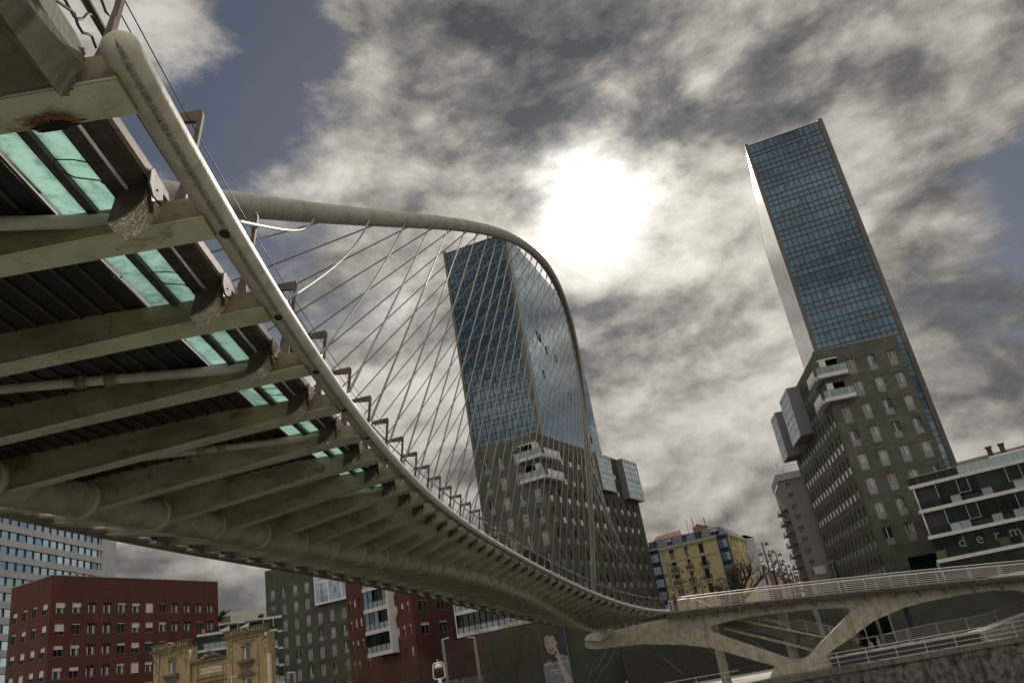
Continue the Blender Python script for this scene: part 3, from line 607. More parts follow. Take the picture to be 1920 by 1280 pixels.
# floodlights with curved polished shades under both deck edges
def flood(n, side):
    mb = MB(); T = TT(n); base = n - .23
    def L(w, h, o=0): return ledge_(base, side, w, h) + T * o
    def ledge_(n, s, w, h): return Q(n, w, h) if s == 0 else Q(n, WL - w, h - .25)
    cw, ch, R = .77, .10, .37; arc = [rad(a) for a in range(184, 270, 8)]; hw = .145
    S = [(cw + R * cos(a), ch + R * sin(a)) for a in arc]
    for a, b_ in zip(S, S[1:]):
        p = [L(*a, -hw), L(*b_, -hw), L(*b_, hw), L(*a, hw)]; mb.face(p, M_REFL, smooth=True)
        q = [L(a[0] + .012, a[1] + .008, -hw), L(b_[0] + .012, b_[1] + .008, -hw), L(b_[0] + .012, b_[1] + .008, hw), L(a[0] + .012, a[1] + .008, hw)]; mb.face(q[::-1], M_REFL)
        for s_ in (-hw, hw):
            for u, v in ((a, b_),): mb.face([L(*u, s_), L(*v, s_), L(v[0] + .012, v[1] + .008, s_), L(u[0] + .012, u[1] + .008, s_)], M_BROWN)
    fl = mb.build('floodlight', br)
    pb = MB(); pl = [L(*s, -hw + .004) for s in S] + [L(.66, .02, -hw + .004), L(.50, .09, -hw + .004)]; pb.prism(pl, T * .012, M_DARKST)
    hx = [L(.34, .16, -.20), L(.34, .10, -.26), L(.35, -.02, -.26), L(.36, -.08, -.16), L(.36, -.06, .02), L(.35, .12, .02)]; pb.prism(hx, NN(n) * .02, M_BROWN)
    pb.bar(L(.36, .02, -.12), L(.62, -.10, .02), .05, .025, M_DARKST); pb.bar(L(.42, .06, -.10), L(.42, -.16, -.05), .03, .03, M_DARKST)
    pb.build('lamp_bracket', fl)
    if n in (1, 2, 4, 7) and side == 0:
        cb = MB(); cb.tube([L(.56, .10, -.55), L(.63, .02, -.50), L(.78, .0, -.62), L(.90, -.01, -.66), L(.93, -.03, -.58), L(.84, -.04, -.46), L(.70, -.02, -.36), L(.62, -.05, -.2)], .006, M_BLACK, 6); cb.build('lamp_wire', fl)
for n in range(1, 40):
    flood(n, 0)
    if n > 7: flood(n, 1)
# ================================================================== TOWERS
def curtain(body, fr, u0, u1, ztop, zbot, cols, glass, band, side=False, seedv=1):
    """curtain wall: one mesh of panes, one of mullions"""
    random.seed(seedv); mb = MB(); mu = MB(); P = 3.65; du = (u1 - u0) / cols
    rows = []; z = ztop
    rows.append((z - 1.75, z, glass)); z -= 1.75; rows.append((z - .8, z, band)); z -= .8
    while z > zbot:
        rows += [(z - 1.65, z, glass), (z - 2.65, z - 1.65, glass), (z - 3.65, z - 2.65, band)]; z -= P
    blk = {}
    for r, (a, b, mm) in enumerate(rows):
        if b < zbot: continue
        a = max(a, zbot); run = 0; val = .5
        for c in range(cols):
            if run <= 0: run = random.choice((1, 2, 2, 3, 4, 5)); val = random.choice((.15, .3, .45, .6, .7)) if random.random() < .5 else .55
            run -= 1
            p = val + random.uniform(-.06, .06); key = (r // 3, c)
            if mm is glass and (r % 3) == 0 and key in blk: p = blk[key] + random.uniform(-.05, .05)
            blk[key] = p
            t = [random.uniform(-.006, .006) for _ in range(4)]; x0, x1 = u0 + c * du, u0 + (c + 1) * du
            mb.face([fr(x0, a, t[0]), fr(x1, a, t[1]), fr(x1, b, t[2]), fr(x0, b, t[3])], mm, pane=max(0, min(1, p)))
        fr.box(mu, u0, u1, b - (.05 if not side else .03), b + (.05 if not side else .03), -.05, .08 if not side else .02, M_FRAMED)
    if not side:
        for c in range(cols + 1): x = u0 + c * du; fr.box(mu, x - .045, x + .045, zbot, ztop, -.05, .10, M_FRAMED)
    else:
        for c in range(0, cols + 1): x = u0 + c * du; fr.box(mu, x - .012, x + .012, zbot, ztop, -.04, .012, M_FRAMED)
    mb.build('glass_facade', body); mu.build('mullions', body)
def baybox(parent, fr, u0, u1, z0, z1, pr, nu, nz, wallm=None, gm=None, label=None):
    """projecting white framed glass box: nu x nz big windows each with a small grid"""
    mb = MB(); gmat = gm or M_BGLASS
    fr.box(mb, u0, u1, z0, z0 + .12, 0, pr, M_GREYM); fr.box(mb, u0, u1, z1 - .12, z1, 0, pr, M_GREYM)
    fr.box(mb, u0, u0 + .12, z0 + .12, z1 - .12, 0, pr, M_GREYM); fr.box(mb, u1 - .12, u1, z0 + .12, z1 - .12, 0, pr, M_GREYM)
    o = mb.build('bay_window', parent)
    mb = MB(); f = .45; du = (u1 - u0 - f) / nu; dz = (z1 - z0 - f) / nz; hs = []
    for i in range(nu):
        for j in range(nz): hs.append((u0 + f + i * du, z0 + f + j * dz, u0 + (i + 1) * du, z0 + (j + 1) * dz))
    fr.wall(mb, u0, u1, z0, z1, hs, M_WHITE, .15, M_WHITE, o=pr + .01)
    for a, b, c, d in hs:
        n_, m_ = 3, 3
        for i in range(n_):
            for j in range(m_):
                fr.quad(mb, a + (c - a) * i / n_, a + (c - a) * (i + 1) / n_, b + (d - b) * j / m_, b + (d - b) * (j + 1) / m_, pr - .14 + random.uniform(-.01, .01), gmat, random.random())
        for i in range(1, n_): x = a + (c - a) * i / n_; fr.box(mb, x - .05, x + .05, b, d, pr - .13, pr - .04, M_WHITE)
        for j in range(1, m_): z = b + (d - b) * j / m_; fr.box(mb, a, c, z - .05, z + .05, pr - .132, pr - .042, M_WHITE)
    mb.build('white_grid', o); return o
def isozaki(label, slab0, azf, gr0, azg, front, sideaz, side_u, side_len, boxes, seedv, mirror, k):
    """slab of glass on a green stone block. mirror=+1 tower whose long side faces right, -1 faces left"""
    t = thing('glass_tower', (slab0[0], slab0[1], 1.0), label, 'tower', 'twin glass towers on green stone blocks')
    F = Fr(slab0, azf); W, L = 13.9, 47.0
    body = MB(); e = .12
    F.box(body, e, W - e, 1.0, 82.9, -L, -e, M_GREYM); F.box(body, -.05, W + .05, 82.9, 83.05, -L, .05, M_LGREY)
    core = body.build('tower_core', t)
    random.seed(seedv)
    curtain(t, F, .45, W - .75, 82.9, 8, 14, M_TGLASS, M_TBAND, False, seedv)
    fin = MB()
    F.box(fin, -.12, .45, 1.0, 83.3, -.9, .28, M_FIN); F.box(fin, W - .75, W - .05, 1.0, 83.3, -.9, .28, M_FIN); fin.build('corner_fin', t)
    gb = MB(); F.box(gb, W - .05, W + .05, 1.0, 83.2, -1.6, .32, M_FROST); gb.build('glass_fin', t)
    if mirror > 0:
        S = Fr(F(W, 0), azf + 90); curtain(t, S, .9, L - .2, 83.0, 30, 34, M_SGLASS, M_SGLASS, True, seedv + 5)
        ow = MB()
        for u, z in ((9.5, 62.5), (10.8, 62.2), (14.2, 60.6), (20.8, 60.8), (8.5, 53.5), (26.5, 53.6), (38.2, 46.0)): S.box(ow, u, u + .9, z, z + 1.6, .02, .14, M_FRAMED)
        ow.build('open_vent', t)
    else:
        S = Fr(F(0, 0, -L), azf - 90); wl = MB(); S.quad(wl, 0, L - .9, 1, 82.95, .02, M_SIDE)
        random.seed(5); 
        for c in (6, 14, 24, 31.5, 38):
            for z in range(42, 80, 4):
                if random.random() < .75: x = c + random.uniform(-.6, .6); S.box(wl, x, x + .22, z, z + 2.4, .0, .03, M_FRAMED)
        wl.build('side_wall', t)
    # green stone block
    G = Fr((gr0[0] * k, gr0[1] * k), azg); ZT = 40.8 * k; fp = 3.85 * k; g_ = t; mb = MB(); fl = []
    rows = [35.8 - 3.85 * i for i in range(8)]
    cols = front['cols']; holes = []
    for i, zs in enumerate(rows):
        for j, c in enumerate(cols):
            if i < 2 and j in front['skip2']: continue
            holes.append((c * k, zs * k, (c + 1.35) * k, (zs + 2.65) * k)); fl.append((c * k, zs * k, (c + 1.35) * k, (zs + 2.65) * k, 'french' + random.choice(front['pat'])))
    lg = []
    for z0 in (35.9, 31.9):   # loggias with balcony at the corner
        a = (front['log'][0] * k, (z0 + .6) * k, front['log'][1] * k, (z0 + 3.1) * k); lg.append(a); holes.append(a)
    lobby = front.get('lobby')
    if lobby: holes.append(tuple(x * k for x in lobby))
    u0, u1 = front['u']; G.wall(mb, u0 * k, u1 * k, 1.0, ZT, holes, M_GREEN, .3)
    for a in lg + ([tuple(x * k for x in lobby)] if lobby else []):   # deep recess
        G.quad(mb, a[0], a[2], a[1], a[3], -2.2, M_DKROOM)
        for (p, q) in (((a[0], a[1]), (a[2], a[1])), ((a[2], a[1]), (a[2], a[3])), ((a[2], a[3]), (a[0], a[3])), ((a[0], a[3]), (a[0], a[1]))): mb.face([G(*p, -.3), G(*q, -.3), G(*q, -2.2), G(*p, -2.2)], M_GREEND)
    c0 = front['corner']; SD = Fr(G(c0 * k, 0), sideaz) if mirror > 0 else Fr(G(c0 * k, 0) - Fr((0, 0), sideaz).d * side_len, sideaz)
    sh = []; sl_ = []
    for i, zs in enumerate([35.8 - 3.85 * j for j in range(9)]):
        for j in range(len(side_u)):
            u = side_u[j]
            uu = u * k if mirror > 0 else side_len - (u + 1.0) * k
            if any(b[0] * k - 1 < u * k < b[1] * k + .3 and b[2] * k - 1 < zs * k < b[3] * k for b in boxes): continue
            if i < 2 and u < 5: continue
            sh.append((uu, zs * k, uu + 1.0 * k, (zs + 2.65) * k)); sl_.append((uu, zs * k, uu + 1.0 * k, (zs + 2.65) * k, 'slit' + ('W' if i in front['bright'] and random.random() < .93 else random.choice('BFF'))))
    SD.wall(mb, 0, side_len, 1.0, ZT, sh, M_GREEN, .3)
    roof = [G(u0 * k, ZT), G(u1 * k, ZT), G(u1 * k, ZT, -side_len), G(u0 * k, ZT, -side_len)]; mb.face(roof, M_GREYM)
    if mirror > 0: mb.face([G(u0 * k, 1), G(u0 * k, ZT), G(u0 * k, ZT, -side_len), G(u0 * k, 1, -side_len)], M_GREEN, [(0, 0), (0, ZT), (side_len, ZT), (side_len, 0)])
    else: mb.face([G(u1 * k, 1), G(u1 * k, ZT), G(u1 * k, ZT, -side_len), G(u1 * k, 1, -side_len)], M_GREEN, [(0, 0), (0, ZT), (side_len, ZT), (side_len, 0)])
    e1 = SD(side_len if mirror > 0 else 0, 0); bk = G(u0 * k if mirror > 0 else u1 * k, 0, -side_len)
    mb.face([V((e1.x, e1.y, 1)), V((bk.x, bk.y, 1)), V((bk.x, bk.y, ZT)), V((e1.x, e1.y, ZT))], M_GREEN, [(0, 0), (14, 0), (14, ZT), (0, ZT)])
    mb.build('stone_block', t)
    place_windows(G, fl, t); place_windows(SD, sl_, t, name='slit_window')
    # cornice cap
    cp = MB(); G.box(cp, u0 * k - .06, u1 * k + .06, ZT, ZT + .12, -1, .05, M_GREYM); cp.build('roof_edge', t)
    # balconies: slab, guard and white column
    for z0 in (35.9, 31.9):
        a, b = front['bal']; mb = MB(); G.box(mb, a * k, b * k, z0 * k, (z0 + .62) * k, -.2, 1.1, M_LGREY)
        s0, s1 = (0, 6.5 * k) if mirror > 0 else (side_len - 5.5 * k, side_len); SD.box(mb, s0, s1, z0 * k + .005, (z0 + .62) * k - .005, 0, 1.2, M_LGREY)
        bo = mb.build('balcony', t); gm = MB(); n_ = 9
        for i in range(n_):
            x0, x1 = a * k + (b - a) * k * i / n_ + .03, a * k + (b - a) * k * (i + 1) / n_ - .03; G.box(gm, x0, x1, (z0 + .64) * k, (z0 + 1.75) * k, 1.02, 1.05, M_FROST, random.random())
        for i in range(5):
            x0, x1 = s0 + (s1 - s0) * i / 5 + .04, s0 + (s1 - s0) * (i + 1) / 5 - .04; SD.box(gm, x0, x1, (z0 + .64) * k, (z0 + 1.75) * k, 1.12, 1.15, M_FROSTW)
        G.box(gm, a * k, b * k, (z0 + 1.75) * k, (z0 + 1.8) * k, 1.0, 1.07, M_GREYM); gm.build('glass_guard', bo)
        cm = MB(); q = front['col'] * k; G.box(cm, q, q + .95, (z0 + .62) * k, (z0 + 3.05) * k, -.5, .45, M_LGREY); cm.build('column', t)
    mb = MB(); a, b = front['bal']; G.box(mb, front['log'][0] * k - .2, front['log'][1] * k, 38.95 * k, 39.1 * k, 0, .5, M_WHITE); mb.build('canopy_edge', t)
    for b in boxes:
        x0, x1 = (b[0] * k, b[1] * k) if mirror > 0 else (side_len - b[1] * k, side_len - b[0] * k)
        baybox(t, SD, x0, x1, b[2] * k, b[3] * k, b[4], 2, 2, gm=M_SGLASS)
    return t
isozaki('right hand glass tower in full view of the sky, blue above dark green stone', (49.42, 125.64), -17.3, (49.0, 125.0), -6.0,
    dict(u=(-.1, 13.2), cols=(1.1, 4.3, 7.6, 10.87), skip2=(0,), pat='AABCCRCD', log=(-.0, 2.95), bal=(-1.0, 3.85), col=.0, corner=-.1, bright=(3, 4, 5), lobby=(3.2, 1.2, 10.5, 6.6)),
    -96.0, [1.35 + 2.66 * i for i in range(13)], 37.0 * .96, [(16.6, 25.5, 31.2, 40.3, 2.2), (31.6, 37.6, 30.8, 40.0, 2.4)], 3, -1, .96)
isozaki('left hand glass tower standing behind the fan of bridge cables, with a bright mirrored side', (-10.8, 145.2), -17.3, (1.2, 143.0), -27.4,
    dict(u=(-13.4, .0), cols=(-12.3, -9.0, -5.65, -2.35), skip2=(3,), pat='AABCCBDD', log=(-3.6, -.05), bal=(-4.2, 1.1), col=-.95, corner=0, bright=(0, 1, 2, 3)),
    62.6, [1.6 + 3.58 * i for i in range(12)], 45.2 * .95, [(24.5, 31.5, 32.4, 40.3, .9), (37.0, 45.6, 31.6, 40.6, 1.4)], 8, 1, .95)
# ================================================================== BUILDINGS AROUND
def block(name, label, cat, fr, faces, ztop, zbot, depth, roofm, wallm, group=None, hidden=True):
    t = thing(name, fr(0, zbot), label, cat, group); return t
# right: office block with white floor bands and lettering
def bands():
    F = Fr((45.9, 102.2), -29.7); t = thing('office_block', F(0, -3.7), 'dark glass office block with white floor bands and green lettering, right of the right tower', 'building')
    mb = MB(); F.box(mb, .4, 40, -3.7, 13.25, -16, -1.2, M_DKROOM); F.box(mb, .4, 40, 2.5, 13.2, -16, -15.9, M_DKROOM); mb.build('inner_core', t)
    for z in (13.28, 10.2, 7.02, 4.15, 1.2):
        mb = MB(); x = 0.0 if z > 13 else .12; i = 0
        while x < 40: w = 1.16 if i else .75; F.box(mb, x + .008, min(40, x + w) - .008, z, z + .42, -1.4, .1, M_LGREY); x += w; i += 1
        F.box(mb, .15, 40, z + .03, z + .38, -8, -.05, M_GREYM); mb.build('floor_band', t)
    random.seed(7); gl = MB(); fb = MB(); mu = MB()
    for z0, z1, st, lo in ((10.62, 13.28, 2.9, .9), (7.44, 10.2, 2.9, .95), (4.57, 7.02, .3, 1.05), (1.62, 4.15, .3, .9)):
        x = st
        while x < 40:
            w = 1.16; o = -.35; gap = random.random() < .12
            F.quad(gl, x, x + w, z0 + lo, z1, o, M_DGLASS, random.random())
            if not gap: F.quad(gl, x, x + w, z0, z0 + lo, o + .02, M_FROST if (z0 < 10 and z0 > 7) or (random.random() < .4 and z0 > 5) else (M_DIMG if z0 < 5 and random.random() < .5 else M_DGLASS), random.random())
            F.box(mu, x - .025, x + .025, z0, z1, o - .03, o + .05, M_FRAMED); x += w
        F.box(mu, st, 40, z0 + lo - .03, z0 + lo + .03, o - .02, o + .06, M_FRAMED)
        if st > 2:
            F.box(mu, 2.86, 2.94, z0 + .9, z1, -.3, -.2, M_RAILG); F.box(mu, .35, .5, z0 + .0, z1, -.35, -.1, M_WHITE)
            F.quad(gl, .5, 2.9, z0, z1, -1.18, M_DKROOM)
            for i in range(4): F.quad(gl, .3 + i * .65, .3 + i * .65 + .6, z0 + .02, z0 + .85, -.1, M_DGLASS, .8)
        for bx in ((5.3, 6.5), (10.7, 12.2), (17.0, 18.4)):
            if z0 > 7:
                for xx in bx: F.box(mu, xx - .03, xx + .03, z0 + .9, z1, -.3, -.2, M_RAILG)
                F.box(mu, bx[0], bx[1], z0 + .9, z0 + .95, -.3, -.2, M_RAILG)
    gl.build('glass_facade', t); mu.build('mullions', t)
    rg = MB()
    for i in range(34): F.box(rg, .1 + i * 1.16, .1 + i * 1.16 + 1.12, 13.72, 14.65, -.1, -.07, M_FROST if 4 < i < 12 else M_DGLASS, .9)
    F.box(rg, .1, 40, 14.65, 14.7, -.12, -.05, M_RAILG); rg.build('roof_guard', t)
    th = MB(); F.box(th, 6.2, 9.2, 13.7, 14.9, -2.2, -2.0, M_FROSTW); F.box(th, 9.6, 14.0, 13.7, 15.3, -3.4, -3.2, M_FROSTW); F.box(th, 15.2, 26, 13.7, 16.3, -9, -4, M_DGLASS, .9); th.build('roof_pavilion', t)
    GL = mat('green_lettering', (.13, .19, .11), .6); x = 3.05
    for ch, dx in (('d', 1.95), ('e', 1.95), ('r', 1.6), ('m', 1.75), ('i', 1.7), ('t', 1.7)): text(ch, 1.75, F.text(x, 5.45, -.28), GL, t, .03, .0); x += dx
    # ground floor posts and lower balcony
    mb = MB(); mb.bar(F(.1, 4.2), F(1.2, -3.6), .3, .3, M_GREYM); mb.build('raking_post', t)
bands()
def brown():
    F = Fr((78.3, 150.9), -29.7); t = thing('brown_roofed_block', F(0, -3), 'brown tiled roof with chimneys showing above the office block at the right edge', 'building')
    mb = MB(); F.box(mb, -2, 32, -3, 20.8, -14, 0, M_APT); mb.build('walls', t); mb = MB()
    mb.face([F(-2.5, 20.6, .6), F(33, 20.6, .6), F(33, 24.0, -5), F(-2.5, 23.7, -5)], M_BROWNR); mb.face([F(-2.5, 23.7, -5), F(33, 24.0, -5), F(33, 20.6, -13), F(-2.5, 20.6, -13)], M_BROWNR); mb.face([F(-2.5, 20.6, .6), F(-2.5, 23.7, -5), F(-2.5, 20.6, -13)], M_BROWNR); ro = mb.build('roof', t)
    for u in (5.5, 7.6, 14):
        mb = MB(); F.box(mb, u - .45, u + .45, 21.8, 24.6, -3.6, -2.8, M_BROWNR); F.box(mb, u - .6, u + .6, 24.6, 24.85, -3.75, -2.65, M_STONED); mb.build('chimney', ro)
brown()
def apartments():
    F = Fr((54.6, 166.3), -10); t = thing('apartment_block', F(0, 0), 'tall grey rendered apartment block with side balconies, just left of the right tower', 'building')
    hs = []; ws = []; random.seed(9)
    for i in range(11):
        z = 26.4 - i * 2.27; 
        hs.append((-3.9, z, -2.75, z + 1.15)); ws.append((-3.9, z, -2.75, z + 1.15, 'plain4'))
        hs.append((1.2, z, 2.3, z + 1.15)); ws.append((1.2, z, 2.3, z + 1.15, 'plain4'))
    mb = MB(); F.wall(mb, -4.8, 6, 0, 28.1, hs, M_APT, .3); F.box(mb, -4.8, 6, 0, 28.1, -16, -.34, M_APT); mb.build('walls', t)
    place_windows(F, ws, t)
    mb = MB(); mb.face([F(-5.1, 28.1, .35), F(6.2, 28.1, .35), F(6.2, 30.0, -2), F(-5.1, 29.9, -2)], M_GREYM); mb.face([F(-5.1, 29.9, -2), F(6.2, 30, -2), F(6.2, 30, -16), F(-5.1, 29.9, -16)], M_GREYM); mb.face([F(-5.1, 28.1, .35), F(-5.1, 29.9, -2), F(-5.1, 29.9, -16), F(-5.1, 28.1, -16)], M_APT); mb.build('roof', t)
    S = Fr(F(-4.8, 0, -16), -100)
    for i in range(10):
        z = 22.3 - i * 2.27; mb = MB(); S.box(mb, 4.5, 9.5, z, z + .18, 0, 1.3, M_APT); S.box(mb, 11, 15.4, z, z + .18, 0, 1.1, M_APT); b = mb.build('balcony', t)
        mb = MB(); S.box(mb, 4.5, 9.5, z + .18, z + 1.0, 1.24, 1.28, M_FROST); S.box(mb, 11, 15.4, z + .18, z + 1.0, 1.04, 1.08, M_STONED); mb.build('guard', b)
    mb = MB(); F.box(mb, -3.4, -1.2, 8.7, 10.2, .0, .12, M_WHITE); mb.build('blank_sign', t)
    for u, h in ((-4.2, 2.6), (-3.2, 1.2)):
        mb = MB(); mb.tube([F(u, 29.8, -3), F(u, 29.8 + h, -3)], .03, M_BLACK, 5); 
        for j in range(3): mb.tube([F(u - .35, 29.8 + h - .2 - j * .25, -3), F(u + .35, 29.8 + h - .2 - j * .25, -3)], .02, M_BLACK, 4)
        mb.build('aerial', t)
    k = MB(); K = Fr((53.2, 150), -10); K.box(k, -3.5, 4.5, 1, 9.6, -8, 0, M_DGLASS, .9); 
    for i in range(8): K.box(k, -3.5 + i * 1.1, -3.42 + i * 1.1, 1, 9.6, 0, .08, M_RAILG)
    K.box(k, -3.5, 4.5, 6.4, 6.5, 0, .08, M_RAILG); K.box(k, -3.6, 4.6, 9.6, 9.8, -8.1, .1, M_RAILG); o = k.build('glass_pavilion'); tag(o, 'low glass pavilion with thin frames between the grey apartments and the right tower', 'pavilion')
apartments()
def yellow():
    F = Fr((39.1, 191.0), -24); t = thing('yellow_house', F(-7, 3), 'yellow corner house with iron balconies and a blue grey mansard roof', 'house')
    hs = []; ws = []; cols = ((-12.05, -10.95), (-8.3, -7.5), (-4.85, -3.72)); random.seed(12)
    for r, z in enumerate((19.3, 16.35, 13.45, 10.2)):
        for a, b in cols: hs.append((a, z, b, z + 2.2)); ws.append((a, z, b, z + 2.2, 'balcdoor'))
    mb = MB(); F.wall(mb, -14.6, -.1, 3, 22.2, hs, M_YEL, .35)
    S = Fr(F(2.2, 0, -1.4), 66); sh = []; sw = []
    for r, z in enumerate((19.3, 16.35, 13.45, 10.2)):
        for j in range(6):
            u = 1.8 + j * 3.1
            if j != 3: sh.append((u, z, u + 1.1, z + 2.2)); sw.append((u, z, u + 1.1, z + 2.2, 'balcdoor'))
    S.wall(mb, 0, 21, 3, 22.2, sh, M_YEL, .35); F.box(mb, -14.5, 0, 3, 22, -14, -.4, M_YEL); mb.build('walls', t)
    place_windows(F, ws, t); place_windows(S, sw, t)
    mb = MB()
    for f, a, b in ((F, -14.8, -.1), (S, -.1, 21.2)):
        f.box(mb, a, b, 21.95, 22.3, -.1, .5, M_TRIM); f.box(mb, a, b, 21.55, 21.7, -.05, .12, M_TRIM); f.box(mb, a, b, 18.72, 18.95, -.05, .14, M_TRIM); f.box(mb, a, b, 12.75, 12.95, -.05, .14, M_TRIM)
        n_ = int((b - a) / .8)
        for i in range(n_): f.box(mb, a + i * .8, a + i * .8 + .3, 21.7, 21.95, -.05, .4, M_TRIM)
    for x in (-14.6, -1.0): F.box(mb, x, x + .75, 3, 21.6, 0, .12, M_TRIM)
    for a, b in cols:
        for z in (19.3, 16.35, 13.45, 10.2): F.box(mb, a - .22, a, z - .1, z + 2.4, 0, .09, M_TRIM); F.box(mb, b, b + .22, z - .1, z + 2.4, 0, .09, M_TRIM); F.box(mb, a - .22, b + .22, z + 2.2, z + 2.42, 0, .1, M_TRIM); F.box(mb, a - .3, b + .3, z - .3, z - .1, 0, .2, M_TRIM)
    mb.build('trim', t)
    for r, z in enumerate((16.35, 13.45)):
        for a, b in cols:
            mb = MB(); F.box(mb, a - .4, b + .4, z - .28, z - .1, 0, .75, M_TRIM); bo = mb.build('balcony', t); mb = MB()
            for i in range(14): x = a - .38 + (b - a + .76) * i / 13; F.box(mb, x - .018, x + .018, z - .1, z + .85, .68, .71, M_BLACK)
            F.box(mb, a - .4, b + .4, z + .82, z + .88, .66, .73, M_BLACK); F.box(mb, a - .4, b + .4, z - .05, z - .0, .66, .73, M_BLACK)
            for x in (a - .4, b + .38): F.box(mb, x, x + .03, z - .1, z + .85, 0, .7, M_BLACK)
            mb.build('iron_railing', bo)
    mb = MB(); rt_ = 24.5
    mb.face([F(-17.3, 22.3, .3), F(0, 22.3, .3), F(-.4, rt_, -1.3), F(-16.6, rt_, -1.3)], M_ZINC); mb.face([F(0, 22.3, .3), S(0, 22.3, .4), S(1.0, rt_, -1.3), F(-.4, rt_, -1.3)], M_ZINC)
    mb.face([S(0, 22.3, .4), S(21, 22.3, .3), S(21, rt_ - .6, -1.3), S(1.0, rt_, -1.3)], M_ZINC); mb.face([F(-16.6, rt_, -1.3), F(-.4, rt_, -1.3), S(1.0, rt_, -1.3), S(21, rt_ - .6, -1.3), F(-8, rt_, -14)], M_ZINC)
    for i in range(30): x = -17 + i * .57; mb.bar(F(x, 22.35, .3), F(x + (0 if x < -1 else 0), rt_ - .03, -1.27), .05, .05, M_ZINC)
    rf = mb.build('mansard_roof', t)
    for i, (a, b) in enumerate(((-12.0, -10.9), (-8.2, -7.4), (-5.0, -3.7), (-1.3, .6), (-16.6, -14.9))):
        mb = MB(); F.box(mb, a, b, 22.7, 24.1, -1.4, .02, M_WGLASS, .7); F.box(mb, a - .08, b + .08, 24.1, 24.2, -1.4, .1, M_ZINC)
        F.box(mb, (a + b) / 2 - .05, (a + b) / 2 + .05, 22.7, 24.1, .02, .05, M_RAILG)
        if i in (0, 3): F.box(mb, a, b, 23.4, 24.1, .02, .06, M_SHUT)
        mb.build('dormer', rf)
    for f, a, b, nm in ((F, -17.2, -14.6, 'dark_bay'), (F, -.1, 2.15, 'dark_bay')):
        mb = MB(); f.box(mb, a, b, 3, 22.25, -1.4, .55, M_FRAMED)
        for z in (19.4, 16.5, 13.6, 10.7, 7.8):
            for k in range(2): x = a + .25 + k * (b - a - .3) / 2; f.box(mb, x, x + (b - a) / 2 - .3, z, z + 1.8, .55, .58, M_BGLASS, random.random()); f.box(mb, x + (b - a) / 4 - .2, x + (b - a) / 4 - .14, z, z + 1.8, .58, .61, M_FRAMED)
        mb.build(nm, t)
    mb = MB(); F.box(mb, -15.5, -8.5, 24.4, 24.6, -9, -1.5, M_ROOFT); mb.face([F(-17, 23.9, -1.6), F(-8.5, 24.4, -1.6), F(-9.5, 26.2, -5), F(-15.6, 25.9, -5)], M_ROOFT); mb.face([F(-17, 23.9, -1.6), F(-15.6, 25.9, -5), F(-17, 23.9, -9)], M_ROOFT)
    mb.face([F(-8.5, 24.3, -1.6), F(-1, 24.5, -1.6), F(-3, 25.5, -6), F(-8.5, 25.5, -6)], M_ROOFT); mb.face([F(-5.8, 24.5, -2), F(-5.0, 26.6, -4), F(-1.4, 24.9, -4)], M_ROOFT); mb.build('tiled_roof', t)
    for u, h in ((-9.6, 1.9), (-5.8, 3.4), (-2.9, 2.8), (-.9, .8)):
        mb = MB(); F.box(mb, u - .25, u + .25, 24.3, 24.5 + h * .4, -4.3, -3.8, M_TRIM if h < 2 else M_STONED); mb.build('chimney', rf)
        if h > 2: mb = MB(); mb.tube([F(u, 24.4, -4), F(u, 24.8 + h, -4)], .1, M_BLACK, 6); mb.build('flue', rf)
    for u, h in ((-7.3, 3.2), (2.6, 2.8)):
        mb = MB(); mb.tube([F(u, 24.4, -4), F(u, 25 + h, -4)], .035, M_BLACK, 5)
        for j in range(4): mb.tube([F(u - .5, 25 + h - .2 - j * .3, -4), F(u + .5, 25 + h - .25 - j * .3, -4)], .02, M_BLACK, 4)
        mb.build('aerial', rf)
yellow()
